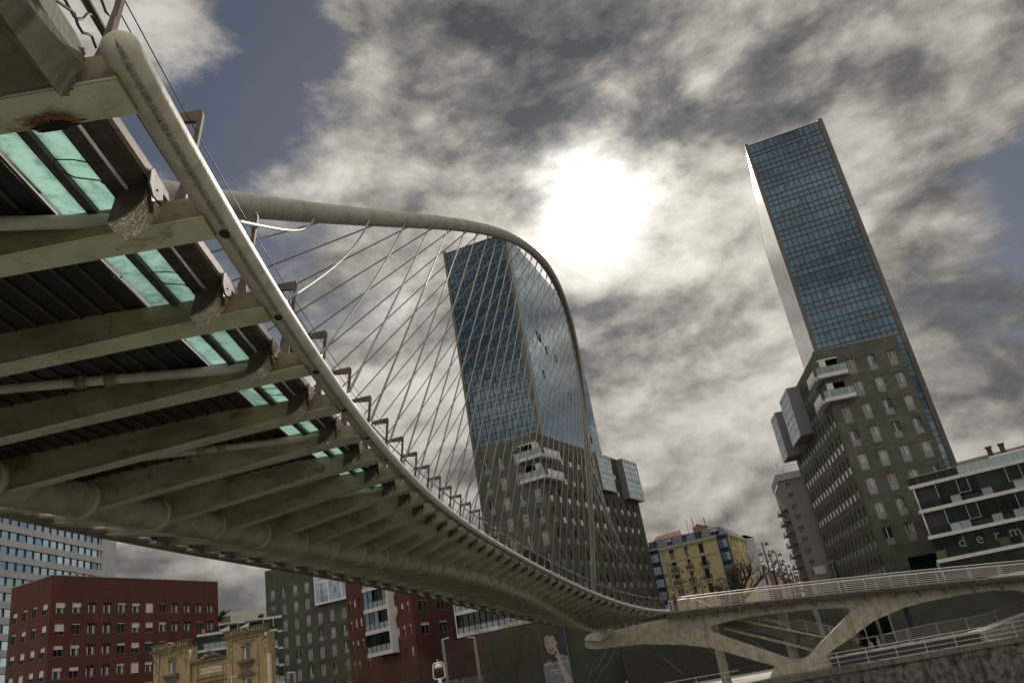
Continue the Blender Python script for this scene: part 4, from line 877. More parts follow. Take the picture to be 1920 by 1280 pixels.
def street_houses():
    F = Fr((51.7, 208.7), 0); t = thing('white_house', F(-2, 3), 'pale tiled party wall of the house right of the yellow corner house', 'house')
    mb = MB(); F.wall(mb, -6.5, 0, 2, 22.4, [], M_WHT); F.box(mb, -6.4, -.1, 2, 22.3, -20, -.05, M_WHT); mb.build('walls', t)
    mb = MB(); mb.face([F(-4.0, 22.9, .1), F(-2.2, 23.4, .1), F(0, 22.4, .1), F(0, 22.4, -18), F(-2.2, 23.4, -18), F(-4, 22.9, -18)], M_GREYM); mb.build('roof', t)
    S = Fr(F(0, 0), 78)
    for i in range(6):
        mb = MB(); z = 19.5 - i * 3; S.box(mb, 1.5, 7.5, z, z + .15, 0, 1.2, M_WHITE); S.box(mb, 1.5, 7.5, z + .15, z + 1.1, 1.12, 1.18, M_SHUT); mb.build('balcony', t)
    cols = [(.42, .30, .24), (.36, .22, .16), (.46, .40, .30), (.30, .24, .2), (.40, .26, .18)]
    for i in range(5):
        G = Fr((56.5 + i * 8.0, 226 + i * 22), 74); m = mat('house_render', cols[i], .85, 0, tuple(c * .8 for c in cols[i]), .5); h = 16.5 - i * .4; nm = ['reddish house, first along the street behind the white party wall', 'brick red house, second along the far street', 'sandy house, third along the far street', 'brown house, fourth along the far street', 'last orange brown house at the end of the far street'][i]
        t = thing('street_house', G(0, 2), nm, 'house', 'houses lining the far street'); hs = []; ws = []
        for r in range(4):
            for j in range(4): u = 1.5 + j * 4.6; z = h - 3.2 - r * 3; hs.append((u, z, u + 1.3, z + 1.9)); ws.append((u, z, u + 1.3, z + 1.9, 'balcdoor'))
        mb = MB(); G.wall(mb, 0, 19, 1, h, hs, m, .3); G.box(mb, .05, 19, 1, h - .05, -9, -.4, m); mb.build('walls', t); place_windows(G, ws, t)
        mb = MB(); mb.face([G(-.3, h, .5), G(19.3, h, .5), G(19.3, h + 1.8, -4), G(-.3, h + 1.8, -4)], M_ROOFT); mb.face([G(-.3, h, .5), G(-.3, h + 1.8, -4), G(-.3, h, -9)], M_ROOFT); mb.face([G(-.3, h + 1.8, -4), G(19.3, h + 1.8, -4), G(19.3, h, -9), G(-.3, h, -9)], M_ROOFT); mb.build('roof', t)
        for r in range(3):
            mb = MB(); z = h - 6.3 - r * 3; G.box(mb, 1.0, 8.0, z, z + .15, 0, .9, M_WHITE); G.box(mb, 1.0, 8.0, z + .15, z + 1.0, .84, .88, M_STONED); mb.build('balcony', t)
street_houses()
# ---- left side
def red_left():
    F = Fr((-69.0, 110.0), 69); t = thing('red_brick_block', F(0, 0), 'big red brick block with roller blinds, at the left behind the ochre ruin', 'building'); random.seed(21)
    bl = [[.5, .45, 0, 0, .2, .3, 1, .06, 0, 0, 0, 0], [.7, .1, 0, 0, .1, .5, .55, .25, 0, 0, .1, .0], [.35, .3, 0, 0, .22, .55, .15, .1, .0, .1, 0, 0], [.3, .35, 0, 0, .2, 1, .3, .2, 0, 0, 0, 0], [.3, .2, 0, .4, .2, .1, .3, 0, 0, 0, 0, 0], [.3, .2, 0, .4, .2, .1, .3, 0, 0, 0, 0, 0]]
    hs = []; ws = []
    for r in range(6):
        z = 18.35 - r * 2.86
        for c in range(12): u = .85 + c * 2.55; hs.append((u, z, u + 1.5, z + 1.45)); ws.append((u, z, u + 1.5, z + 1.45, 'blind%.2f' % bl[r][c]))
    mb = MB(); F.wall(mb, 0, 31.4, 0, 23.4, hs, M_RED, .22)
    S = Fr((-69.0, 110.0), -26); sh = []; sw = []
    for r in range(6):
        z = 18.3 - r * 2.86
        for c in range(4): u = -8.7 + c * 2.3; sh.append((u, z, u + 1.15, z + 1.45)); sw.append((u, z, u + 1.15, z + 1.45, 'blind%.2f' % random.choice((1, .4, .5, .15, .6))))
    S.wall(mb, -9.4, 0, 0, 23.4, sh, M_RED, .22)
    e = F(31.4, 0); b2 = F(31.4, 0, -14); l = S(-9.4, 0); l2 = l + V((-6, 26, 0))
    for a, b_ in ((e, b2), (b2, l2), (l2, l)): mb.face([a, b_, b_ + V((0, 0, 23.4)), a + V((0, 0, 23.4))], M_RED, [(0, 0), (14, 0), (14, 23.4), (0, 23.4)])
    mb.face([x + V((0, 0, 23.35)) for x in (S(-9.4, 0), F(0, 0), e, b2, l2)], M_GREYM); mb.build('walls', t); place_windows(F, ws, t); place_windows(S, sw, t)
    mb = MB(); F.box(mb, 0, 31.5, 23.4, 23.52, -.4, .06, M_PINK); S.box(mb, -9.45, 0, 23.4, 23.52, -.4, .06, M_PINK); mb.build('coping', t)
    for u in (1, 4.5): mb = MB(); mb.tube([F(u, 23.4, -1), F(u, 24.1, -1)], .05, M_BLACK, 5); mb.tube([F(u - .3, 24.1, -1), F(u + .3, 24.1, -1)], .04, M_BLACK, 5); mb.build('roof_vent', t)
red_left()
def office_tower():
    k = 1.6667; F = Fr((-71.8 * k, 131.7 * k), 87); t = thing('office_tower', F(0, 0), 'pale grey office tower with long window bands at the far left edge', 'tower'); hs = []; random.seed(2)
    zs = [52.5 + 1.95 - 3.42 * i for i in range(-3, 16)]
    for z in zs: hs.append((-62, z, -6.6, z + 1.9))
    mb = MB(); F.wall(mb, -66, 0, -3, 70, hs, M_GREYT, .5); F.box(mb, -66, 0, -3, 69.9, -26, -.55, M_GREYT)
    R = Fr((-71.8 * k, 131.7 * k), 177); R.wall(mb, 0, 20, -3, 70, [], M_GREYT); mb.build('walls', t)
    for z in zs:
        if z < 10: continue
        mb = MB(); x = -62.0; i = 0
        while x < -6.8:
            F.quad(mb, x, x + .5, z, z + 1.9, -.45, M_GREYT); tilt = .18 if random.random() < .12 else 0
            mb.face([F(x + .5, z, -.3 + tilt), F(x + 2.75, z, -.3 + tilt), F(x + 2.75, z + 1.9, -.3), F(x + .5, z + 1.9, -.3)], M_SGLASS, pane=random.uniform(0, 1))
            F.box(mb, x + .45, x + .52, z, z + 1.9, -.45, -.2, M_FRAMED); F.box(mb, x + 2.73, x + 2.79, z, z + 1.9, -.45, -.2, M_FRAMED); x += 2.83
        F.box(mb, -62, -6.6, z + 1.82, z + 1.9, -.5, -.02, M_FRAMED); mb.build('window_band', t)
office_tower()
def green_center():
    k = 1.864; F = Fr((-36.8 * k, 103.7 * k), -20); t = thing('green_stone_block', F(0, 0), 'dark green stone block with one white framed glass box, left of the red corner block', 'building'); hs = []; ws = []; random.seed(31)
    rows = [25.7 + .0 - 3.72 * i for i in range(7)]
    for r, z in enumerate(rows):
        for c in range(8):
            u = 1.35 + c * 3.27
            if r < 2 and 14 < u + .6 < 24: continue
            hs.append((u, z, u + 1.35, z + 2.6)); ws.append((u, z, u + 1.35, z + 2.6, 'french' + random.choice('ACCBRRA' if r < 3 else 'CCCBDA')))
    mb = MB(); F.wall(mb, 0, 27, 0, 33, hs, M_GREEN, .3); F.box(mb, 0, 27, 0, 32.95, -20, -.35, M_GREEN); mb.build('walls', t); place_windows(F, ws, t)
    baybox(t, F, 14.7, 26, 22.3, 32.2, 1.0, 3, 2)
    mb = MB(); F.box(mb, 1, 3, 33, 33.9, -3, -1.2, M_BROWNR); F.box(mb, 5, 6, 33, 33.7, -3, -1.2, M_GREYM); mb.build('roof_vent', t)
green_center()
def terraces():
    F = Fr((-47.8, 142.2), 20); t = thing('terraced_glass_building', F(-5, 0), 'stepped glass building with roof terraces between the red block and the green stone block', 'building'); random.seed(17)
    mb = MB(); F.box(mb, -10.5, 0, 0, 15.9, -9, -1.6, M_DKROOM); F.box(mb, -13.5, -3.4, 0, 14.3, -3, 2.5, M_DKROOM); mb.build('inner_core', t)
    def glz(u0, u1, z0, z1, o, low=.9):
        g_ = MB(); x = u0
        while x < u1 - .1:
            F.quad(g_, x, min(u1, x + .85), z0 + low, z1, o, M_DGLASS, random.random()); F.quad(g_, x, min(u1, x + .85), z0, z0 + low, o + .03, M_FROSTB if random.random() < .8 else M_DGLASS, random.random())
            F.box(g_, x - .03, x + .03, z0, z1, o, o + .08, M_FRAMED); x += .85
        g_.build('glass_band', t)
    def slab(u0, u1, z, o, th=.4): m_ = MB(); F.box(m_, u0, u1, z, z + th, o - 4, o, M_LGREY); m_.build('floor_band', t)
    slab(-10.4, 0, 16.0, 0); slab(-13.6, -8.6, 14.45, 3.0); slab(-13.6, -8.6, 11.95, 3.0); slab(-13.6, -8.6, 9.4, 3.0); glz(-13.4, -8.7, 12.35, 14.45, 2.8); glz(-13.4, -8.7, 9.8, 11.95, 2.8)
    glz(-10.2, -.05, 14.4, 16.0, -.3, 0.01)
    for z in (13.9, 11.15, 8.4, 5.6): slab(-3.0, -.85, z, .3, .35); slab(-.85, 0, z - .25, .1, .35)
    for z in (11.5, 8.75, 5.95): glz(-3.0, -.9, z, z + 2.3, .1); glz(-.85, 0, z - .25, z + 2.1, -.2)
    glz(-3.2, 0, 14.2, 16.0, -.1, .01)
    mb = MB(); mb.tube([F(-10.2, 15.85, 2.2), F(-7.1, 15.95, 2.2)], .13, M_PINK, 8); mb.tube([F(-6.1, 16.0, 2.0), F(-3.0, 15.9, 2.0)], .13, M_PINK, 8); mb.build('awning_roll', t)
    mb = MB()
    for u in (-10.1, -8.8, -7.2, -3.1, -1.5): F.box(mb, u, u + .08, 14.5, 16.0, 1.9, 2.0, M_WHITE)
    mb.face([F(-10.0, 14.6, 1.5), F(-8.5, 14.6, 1.5), F(-8.5, 15.7, 1.5), F(-10.0, 15.2, 1.5)], M_FROSTW); mb.face([F(-6.9, 14.8, 1.2), F(-5.4, 14.8, 1.2), F(-5.4, 15.8, 1.2), F(-6.9, 15.2, 1.2)], M_FROSTW); mb.build('screen', t)
    mb = MB()
    for a, b_ in (((-8.3, 18.6), (-6.3, 18.8)),): mb.bar(F(-8.3, 18.5, -2), F(-6.3, 18.8, -2), 2.2, .08, M_RAILG)
    for u in (-8.2, -7.3, -6.4): F.box(mb, u - .04, u + .04, 16.4, 18.7, -1.2, -1.1, M_RAILG)
    mb.build('pergola', t)
    mb = MB(); F.box(mb, -10.2, -8.4, 16.4, 17.6, -3, -1.2, M_STONED); mb.face([F(-10.4, 17.6, -1.0), F(-8.3, 18.7, -1.0), F(-8.3, 18.7, -3), F(-10.4, 17.6, -3)], M_DARKST); mb.build('roof_shed', t)
    G = mat('shrub_leaves', (.03, .045, .02), .8, 0, (.05, .06, .03), 5)
    for (u, z, r_, lb) in ((-1.1, 16.6, 1.0, 'dark shrub on the roof terrace against the green stone block'), (-3.4, 16.5, .5, 'small round shrub on the roof terrace, middle of the terrace'), (-9.6, 17.9, .5, 'thin leafy shrub on top of the roof shed'), (-10.3, 17.2, .5, 'shrub on the terrace touching the red brick block')):
        mb = MB()
        for i in range(420):
            d = V((random.gauss(0, 1), random.gauss(0, 1), random.gauss(0, 1))).normalized() * r_ * random.uniform(.3, 1.1); c = F(u, z + .2, -1) + d; a = V((random.uniform(-1, 1), random.uniform(-1, 1), random.uniform(-1, 1))).normalized() * .09; b_ = a.cross(V((random.uniform(-1, 1), random.uniform(-1, 1), 1))).normalized() * .09; mb.face([c - a, c + b_, c + a, c - b_], G)
        mb.tube([F(u, z - .6, -1), F(u, z + .3, -1)], .05, M_WOOD, 5); tag(mb.build('shrub'), lb, 'shrub')
    m_ = MB(); F.box(m_, -12.8, -12.3, 15.0, 15.6, 2.6, 2.75, mat('yellow_sign', (.45, .33, .04), .5)); tag(m_.build('yellow_sign'), 'small yellow sign on the terrace rail in front of the red brick block', 'sign')
    m_ = MB()
    for i in range(24): F.box(m_, -13.4 + i * .2, -13.38 + i * .2, 14.85, 15.7, 2.9, 2.93, M_BLACK)
    F.box(m_, -13.5, -8.6, 15.7, 15.75, 2.88, 2.95, M_BLACK); m_.build('terrace_rail', t)
terraces()
def ruin():
    k = 1.77; F = Fr((-28.8 * k, 58.3 * k), -12); random.seed(40)
    t = thing('ochre_palace', F(8, 0), 'crumbling ochre stone palace with two corner towers and carved garlands', 'building')
    hs = [(2.1, 7.3, 3.15, 8.75), (12.45, 7.3, 13.5, 8.75), (12.45, 2.6, 13.6, 5.2), (2.1, 2.6, 3.2, 5.2)] + [(5.9 + i * 1.15, .5, 6.55 + i * 1.15, 4.9) for i in range(4)]
    mb = MB(); F.wall(mb, 0, 5.1, -3.7, 10.0, hs, M_BEIGE, .4); F.wall(mb, 5.1, 10.3, -3.7, 7.9, hs, M_BEIGE, .4, o=-.5); F.wall(mb, 10.3, 15.9, -3.7, 10.0, hs, M_BEIGE, .4)
    for a, b, z in ((0, 5.1, 10), (10.3, 15.9, 10), (5.1, 10.3, 7.8)): F.box(mb, a, b, -3.7, z - .05, -1.6, -.95, M_BEIGE)
    for u in (0, 5.1, 10.3, 15.9): mb.face([F(u, -3.7), F(u, 9.98), F(u, 9.98, -1.6), F(u, -3.7, -1.6)], M_BEIGE)
    mb.build('walls', t)
    for i, h in enumerate(hs):
        mb = MB(); F.quad(mb, h[0], h[2], h[1], h[3], (-.38 if i < 4 else -.88), M_WGLASS, .4); o = (-.3 if i < 4 else -.8); F.box(mb, h[0], h[0] + .28, h[1], h[3], o - .05, o, M_WHITE); F.box(mb, h[2] - .07, h[2], h[1], h[3], o - .05, o, M_WHITE); F.box(mb, h[0], h[2], h[3] - .12, h[3], o - .05, o, M_WHITE); mb.build('window', t)
    mb = MB()
    for a, b, z in ((-.25, 5.35, 10.0), (10.05, 16.15, 10.0)):
        F.box(mb, a, b, z, z + .22, -.2, .55, M_STONED); F.box(mb, a + .1, b - .1, z + .22, z + .75, -.2, .3, M_STONED); F.box(mb, a - .02, b + .02, z + .75, z + .9, -.25, .42, M_STONED); F.box(mb, a + .15, b - .15, z - .3, z, -.1, .2, M_BEIGE)
        n_ = 14
        for i in range(n_): x = a + .4 + (b - a - .8) * i / n_; F.box(mb, x, x + .16, z + .3, z + .68, .3, .38, M_BEIGE)
        c = (a + b) / 2
        mb.tube([F(c + .55 * cos(x), z + .3 + .55 * sin(x), .45) for x in [pi * i / 10 for i in range(11)]], .12, M_BEIGE, 6); mb.tube([F(c + .3 * cos(x), z + .1 + .3 * sin(x), .4) for x in [2 * pi * i / 10 for i in range(11)]], .1, M_BEIGE, 6)
    F.box(mb, 5.1, 10.3, 7.9, 8.15, -.6, 0.0, M_STONED); F.box(mb, 5.1, 10.3, 5.5, 5.62, -.55, -.2, M_STONED); F.box(mb, 5.1, 10.3, 6.0, 6.1, -.55, -.3, M_STONED); F.box(mb, 6.3, 9.3, 6.5, 7.2, -.52, -.42, M_TRIM)
    for a in (.0, 4.35, 10.3, 15.15): F.box(mb, a, a + .75, -3.7, 9.7, 0, .14, M_BEIGE)
    for a in (5.15, 9.6): F.box(mb, a, a + .7, 5, 7.9, -.5, -.3, M_BEIGE)
    for c in (2.62, 12.98):     # ledges and pediments
        for z in (6.95,): F.box(mb, c - 1.0, c + 1.0, z - .1, z + .25, 0, .6, M_STONED); F.box(mb, c - .85, c + .85, z - .5, z - .1, 0, .35, M_STONED)
        mb.prism([F(c - 1.05, 5.55, 0), F(c + 1.05, 5.55, 0), F(c, 6.15, 0)], F.n * .45, M_STONED); F.box(mb, c - 1.1, c + 1.1, 5.4, 5.55, 0, .5, M_STONED)
        mb.tube([F(c + .6 * cos(x), 8.65 + .35 * sin(x), .05) for x in [pi * i / 10 for i in range(11)]], .08, M_STONED, 6)
    mb.build('carved_trim', t)
    mb = MB(); random.seed(8)
    def lump(u, z, o, r_): mb.tube([F(u - r_, z, o), F(u - r_ * .5, z + r_ * .3, o), F(u, z + r_ * .45, o), F(u + r_ * .6, z + r_ * .2, o), F(u + r_, z - r_ * .1, o)], r_ * .5, M_STONED if random.random() < .35 else M_BEIGE, 7, rs=[r_ * .15, r_ * .45, r_ * .5, r_ * .4, r_ * .1])
    for c in (7.7,):
        for dx, dz, r_ in ((0, .55, .5), (-.5, .25, .38), (.55, .25, .38), (-1.0, .1, .28), (1.05, .12, .28), (0, .15, .4), (-1.45, -.02, .2), (1.5, 0, .2), (.0, -.25, .25)): lump(c + dx, 8.2 + dz, -.2, r_)
    for a in (.38, 4.72, 10.68, 15.5):
        for j in range(12): lump(a + random.uniform(-.22, .22), 9.55 - j * .2 - random.uniform(0, .1), .18, random.uniform(.08, .17))
    for c in (2.6, 13.0):
        for j in range(16): x = -1.5 + j * .2; lump(c + x, 9.45 - .45 * (1 - (x / 1.5) ** 2) + .1, .1, random.uniform(.07, .13))
        for j in range(5): lump(c + random.uniform(-.3, .3), 9.1 - j * .1, .14, .12)
    for dx in range(8): lump(6.4 + dx * .38, 6.85 + random.uniform(-.1, .1), -.4, .12)
    mb.build('garlands', t)
    mb = MB(); mb.tube([F(5.3, 9.3, .2), F(5.3, 8.7, .25), F(5.2, 8.4, .2)], .06, M_WHITE, 6); mb.abox(0, 0, 0, .001, .001, .001, M_WHITE) if 0 else None; F.box(mb, 5.15, 5.5, 9.3, 9.6, .1, .3, M_WHITE); F.box(mb, 15.75, 15.95, 9.5, 9.9, .2, .4, M_WHITE); F.box(mb, 16.0, 16.35, 2.6, 7.4, .1, .5, M_TRIM); mb.build('drainpipe', t)
ruin()
def red_center():
    k = 1.388; c = (-14.7 * k, 83.7 * k); F = Fr(c, -50); G = Fr(c, 50); t = thing('red_corner_block', F(0, 0), 'red brick corner block with a hanging glass bay, under the middle of the bridge', 'building'); random.seed(51)
    hs = []; ws = []
    for r in range(5):
        z = 10.75 + 3.05 - r * 3.05 + .0
        for u in (-6.9, -5.15, -3.4, -1.68, -14.9, -16.6, -18.3, -20.0):
            hs.append((u, z, u + .75, z + 1.55)); ws.append((u, z, u + .75, z + 1.55, 'blind%.2f' % random.choice((0, 0, .2, .5, .75, .3))))
    ws = [w for w in ws if w[1] > 4]; hs = [h for h in hs if h[1] > 4]
    shop = (-5.2, -2.6, -.9, 2.0); hs.append(shop); shop2 = (-14.5, -2.6, -8, 1.2); hs.append(shop2)
    mb = MB(); F.wall(mb, -20.8, 0, -3.7, 18.5, hs, M_RED, .22)
    gh = []; gw = []
    for r, (z, bs) in enumerate(((13.6, (.0, .0)), (10.65, (.07, 0)), (7.6, (.27, .17)))):
        for j, u in enumerate((1.2, 4.65)): gh.append((u, z, u + 1.6, z + 1.6)); gw.append((u, z, u + 1.6, z + 1.6, 'blind%.2f' % bs[j]))
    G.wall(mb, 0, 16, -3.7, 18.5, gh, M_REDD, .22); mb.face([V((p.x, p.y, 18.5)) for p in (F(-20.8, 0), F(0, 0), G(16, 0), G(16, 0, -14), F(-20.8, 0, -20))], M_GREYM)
    mb.build('walls', t); place_windows(F, ws, t); place_windows(G, gw, t)
    for s_ in (shop, shop2):
        mb = MB(); F.quad(mb, s_[0], s_[2], s_[1], s_[3], -.2, M_DGLASS, .6)
        for i in range(6): x = s_[0] + (s_[2] - s_[0]) * i / 5; F.box(mb, x - .04, x + .04, s_[1], s_[3], -.2, .02, M_RAILG)
        F.box(mb, s_[0], s_[2], s_[3] - .06, s_[3], -.2, .06, M_RAILG); mb.build('shop_window', t)
    mb = MB(); F.box(mb, -2.3, -1.0, -2.5, 1.85, -.1, .0, M_CLOTH); mb.prism([F(-1.65 + .22 * cos(a), .9 + .5 * sin(a), .01) for a in [2 * pi * i / 14 for i in range(14)]], F.n * .01, mat('poster_pale_face', (.3, .27, .25), .7)); mb.prism([F(-1.4, .3, .01), F(-1.15, .2, .01), F(-1.3, -2.3, .01), F(-1.6, -2.3, .01)], F.n * .01, mat('poster_pale_arm', (.22, .2, .2), .7)); mb.build('window_poster', t)
    # hanging glazed bay
    B = Fr(c, -34); bo = MB(); B.box(bo, -9.9, -5.0, 5.95, 18.3, -3.4, -.35, M_DKROOM); b_ = bo.build('glazed_bay', t)
    for z in (5.95, 9.0, 12.05, 15.1):
        mb = MB(); x = -9.95
        for i in range(5): B.box(mb, x + .01, x + .98, z, z + .55, -3.2, .05, M_LGREY); x += .99
        B.box(mb, -5.0, -4.85, z, z + 3.05, -3.2, .05, M_WHITE); mb.build('white_band', b_)
        mb = MB(); x = -9.9
        for i in range(5):
            gap = (z == 12.05 and i in (2, 3)) or (z == 9.0 and i in (3, 4))
            B.quad(mb, x, x + .97, z + .55 + .85, z + 3.05, -.1 if not gap else -.5, M_BGLASS if not gap and z > 8 else M_DGLASS, random.random()); B.quad(mb, x, x + .97, z + .55, z + 1.4, -.06, M_FROSTB, random.random()); B.box(mb, x - .03, x + .03, z + .55, z + 3.05, -.12, .02, M_FRAMED); x += .98
        mb.build('bay_glass', b_)
red_center()
def balcony_building():
    F = Fr((-13.9, 111.1), -28); t = thing('glass_front_wing', F(3, 0), 'glass wing with white floor bands, above the poster wall and beside the red corner block', 'building'); random.seed(61)
    mb = MB(); F.box(mb, .3, 11.2, 6.2, 15, -8, -.9, M_DKROOM); F.box(mb, -4, 9.5, -3.7, 5.9, -9, -2.2, M_REDD); mb.build('inner_core', t)
    for z in (5.92, 8.72, 11.6):
        mb = MB(); x = 0
        while x < (11.3 if z < 8 else 9.5): F.box(mb, x + .01, x + .93, z, z + .48, -6, .05, M_LGREY); x += .94
        F.box(mb, -.12, 0, z, z + 2.9, -.5, .05, M_WHITE); mb.build('floor_band', t); mb = MB(); x = 0
        while x < 11: F.quad(mb, x, x + .92, z + 1.25, z + 2.8, -.15, M_DGLASS if z < 8 else M_BGLASS, random.random()); F.quad(mb, x, x + .92, z + .48, z + 1.25, -.1, M_FROSTB, random.random()); F.box(mb, x - .03, x + .03, z + .48, z + 2.8, -.15, .0, M_FRAMED); x += .93
        F.box(mb, 0, 11, z + 1.22, z + 1.28, -.15, .0, M_FRAMED); mb.build('glass_band', t)
    mb = MB(); F.box(mb, .8, 4.2, .4, 3.0, -2.25, -2.1, M_DKROOM); F.box(mb, .7, 4.3, 3.0, 3.08, -2.25, -2.0, M_LAMP); F.box(mb, .8, 4.2, 1.7, 1.75, -2.1, -2.05, M_LAMP); F.box(mb, 6.6, 8.2, 1.5, 5.0, -2.25, -2.15, M_CONCD); F.box(mb, 7.0, 8.6, -1.2, .8, -2.2, -2.1, M_FROSTW); mb.build('lower_openings', t)
balcony_building()
# ================================================================== NEAR LANDING (concrete over the camera)
def landing():
    t = thing('concrete_landing', Q(-.1, 2, -.3), 'stained concrete landing beam overhead at the top left corner, where the footbridge starts', 'concrete landing')
    prof = [(.25, .10), (.235, -.08), (.27, -.15), (.355, -.325), (.44, -.235), (.62, -.27), (.90, -.34), (1.7, -.36), (2.6, -.40), (6.3, -.42), (6.5, .15), (.3, .16)]
    base = [Q(-.12, w, h) for w, h in prof]; back = -TT(0) * 6 + V((0, 0, -.3))
    mb = MB(); K = 14; random.seed(3)
    rings = []
    for k in range(K + 1):
        f = k / K; rings.append([p + back * f + (V((random.uniform(-.012, .012), 0, random.uniform(-.012, .012))) if k else V((random.uniform(-.02, .02), random.uniform(-.03, .01), random.uniform(-.02, .02)))) for p in base])
    for a, b_ in zip(rings, rings[1:]):
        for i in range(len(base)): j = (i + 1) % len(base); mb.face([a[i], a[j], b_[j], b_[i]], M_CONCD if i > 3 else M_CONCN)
    mb.prism(rings[0], -TT(0) * .01, M_CONCD); mb.build('beam', t)
    mb = MB(); r = []
    for i in range(40):      # crumbling broken edge lumps
        f = random.random(); w = .25 + .10 * f; h = .06 - .36 * f + random.uniform(-.02, .02)
        c = Q(-.115, w, h); s_ = random.uniform(.008, .02); mb.box(c, V((s_, s_ * .3, 0)), V((-s_ * .2, s_, s_ * .4)), V((0, -s_ * .3, s_)), M_CONCD)
    mb.build('spalled_edge', t)
    def L(u, w, h): return E0(0) + TT(0) * u + NN(0) * w + V((0, 0, h))
    def railp(pts, r_, nm='landing_rail'):
        m_ = MB(); m_.tube([L(u, w, h) for u, w, h in pts], r_, M_BROWN, 8); m_.build(nm, t)
    railp([(-2.2, .50, -.28), (-.9, .45, .2), (-.15, .42, .575), (-.02, .42, .56), (.03, .42, .59), (.10, .42, .66), (.16, .42, .77), (.22, .42, .83), (.30, .42, .85), (.44, .42, .87)], .011)
    railp([(-2.2, .50, -.46), (-.7, .45, .22), (-.08, .42, .56), (-.02, .42, .59), (.04, .42, .54), (.11, .42, .54), (.18, .42, .60), (.24, .42, .64), (.32, .42, .60)], .011)
    railp([(-2.2, .50, -.1), (-.4, .42, .72), (.0, .42, 1.02), (.2, .42, 1.10), (.34, .42, 1.13), (.44, .42, 1.08), (.54, .42, 1.13)], .011)
    m_ = MB(); m_.bar(L(-.45, .42, .90), L(.46, .42, .86), .05, .03, M_BROWN); m_.build('landing_rail', t)
    m_ = MB(); m_.bar(L(.30, .42, .50), L(.46, .40, .40), .05, .03, M_BROWN); m_.bar(L(.31, .42, .30), L(.46, .40, .42), .05, .03, M_BROWN); m_.build('landing_bracket', t)
    # pier wall carrying the landing, behind the camera's left
    m_ = MB(); m_.abox(-9, -5, -1.7, -3.2, -1.5, 3.7, M_CONCD); m_.build('abutment_wall', t)
landing()
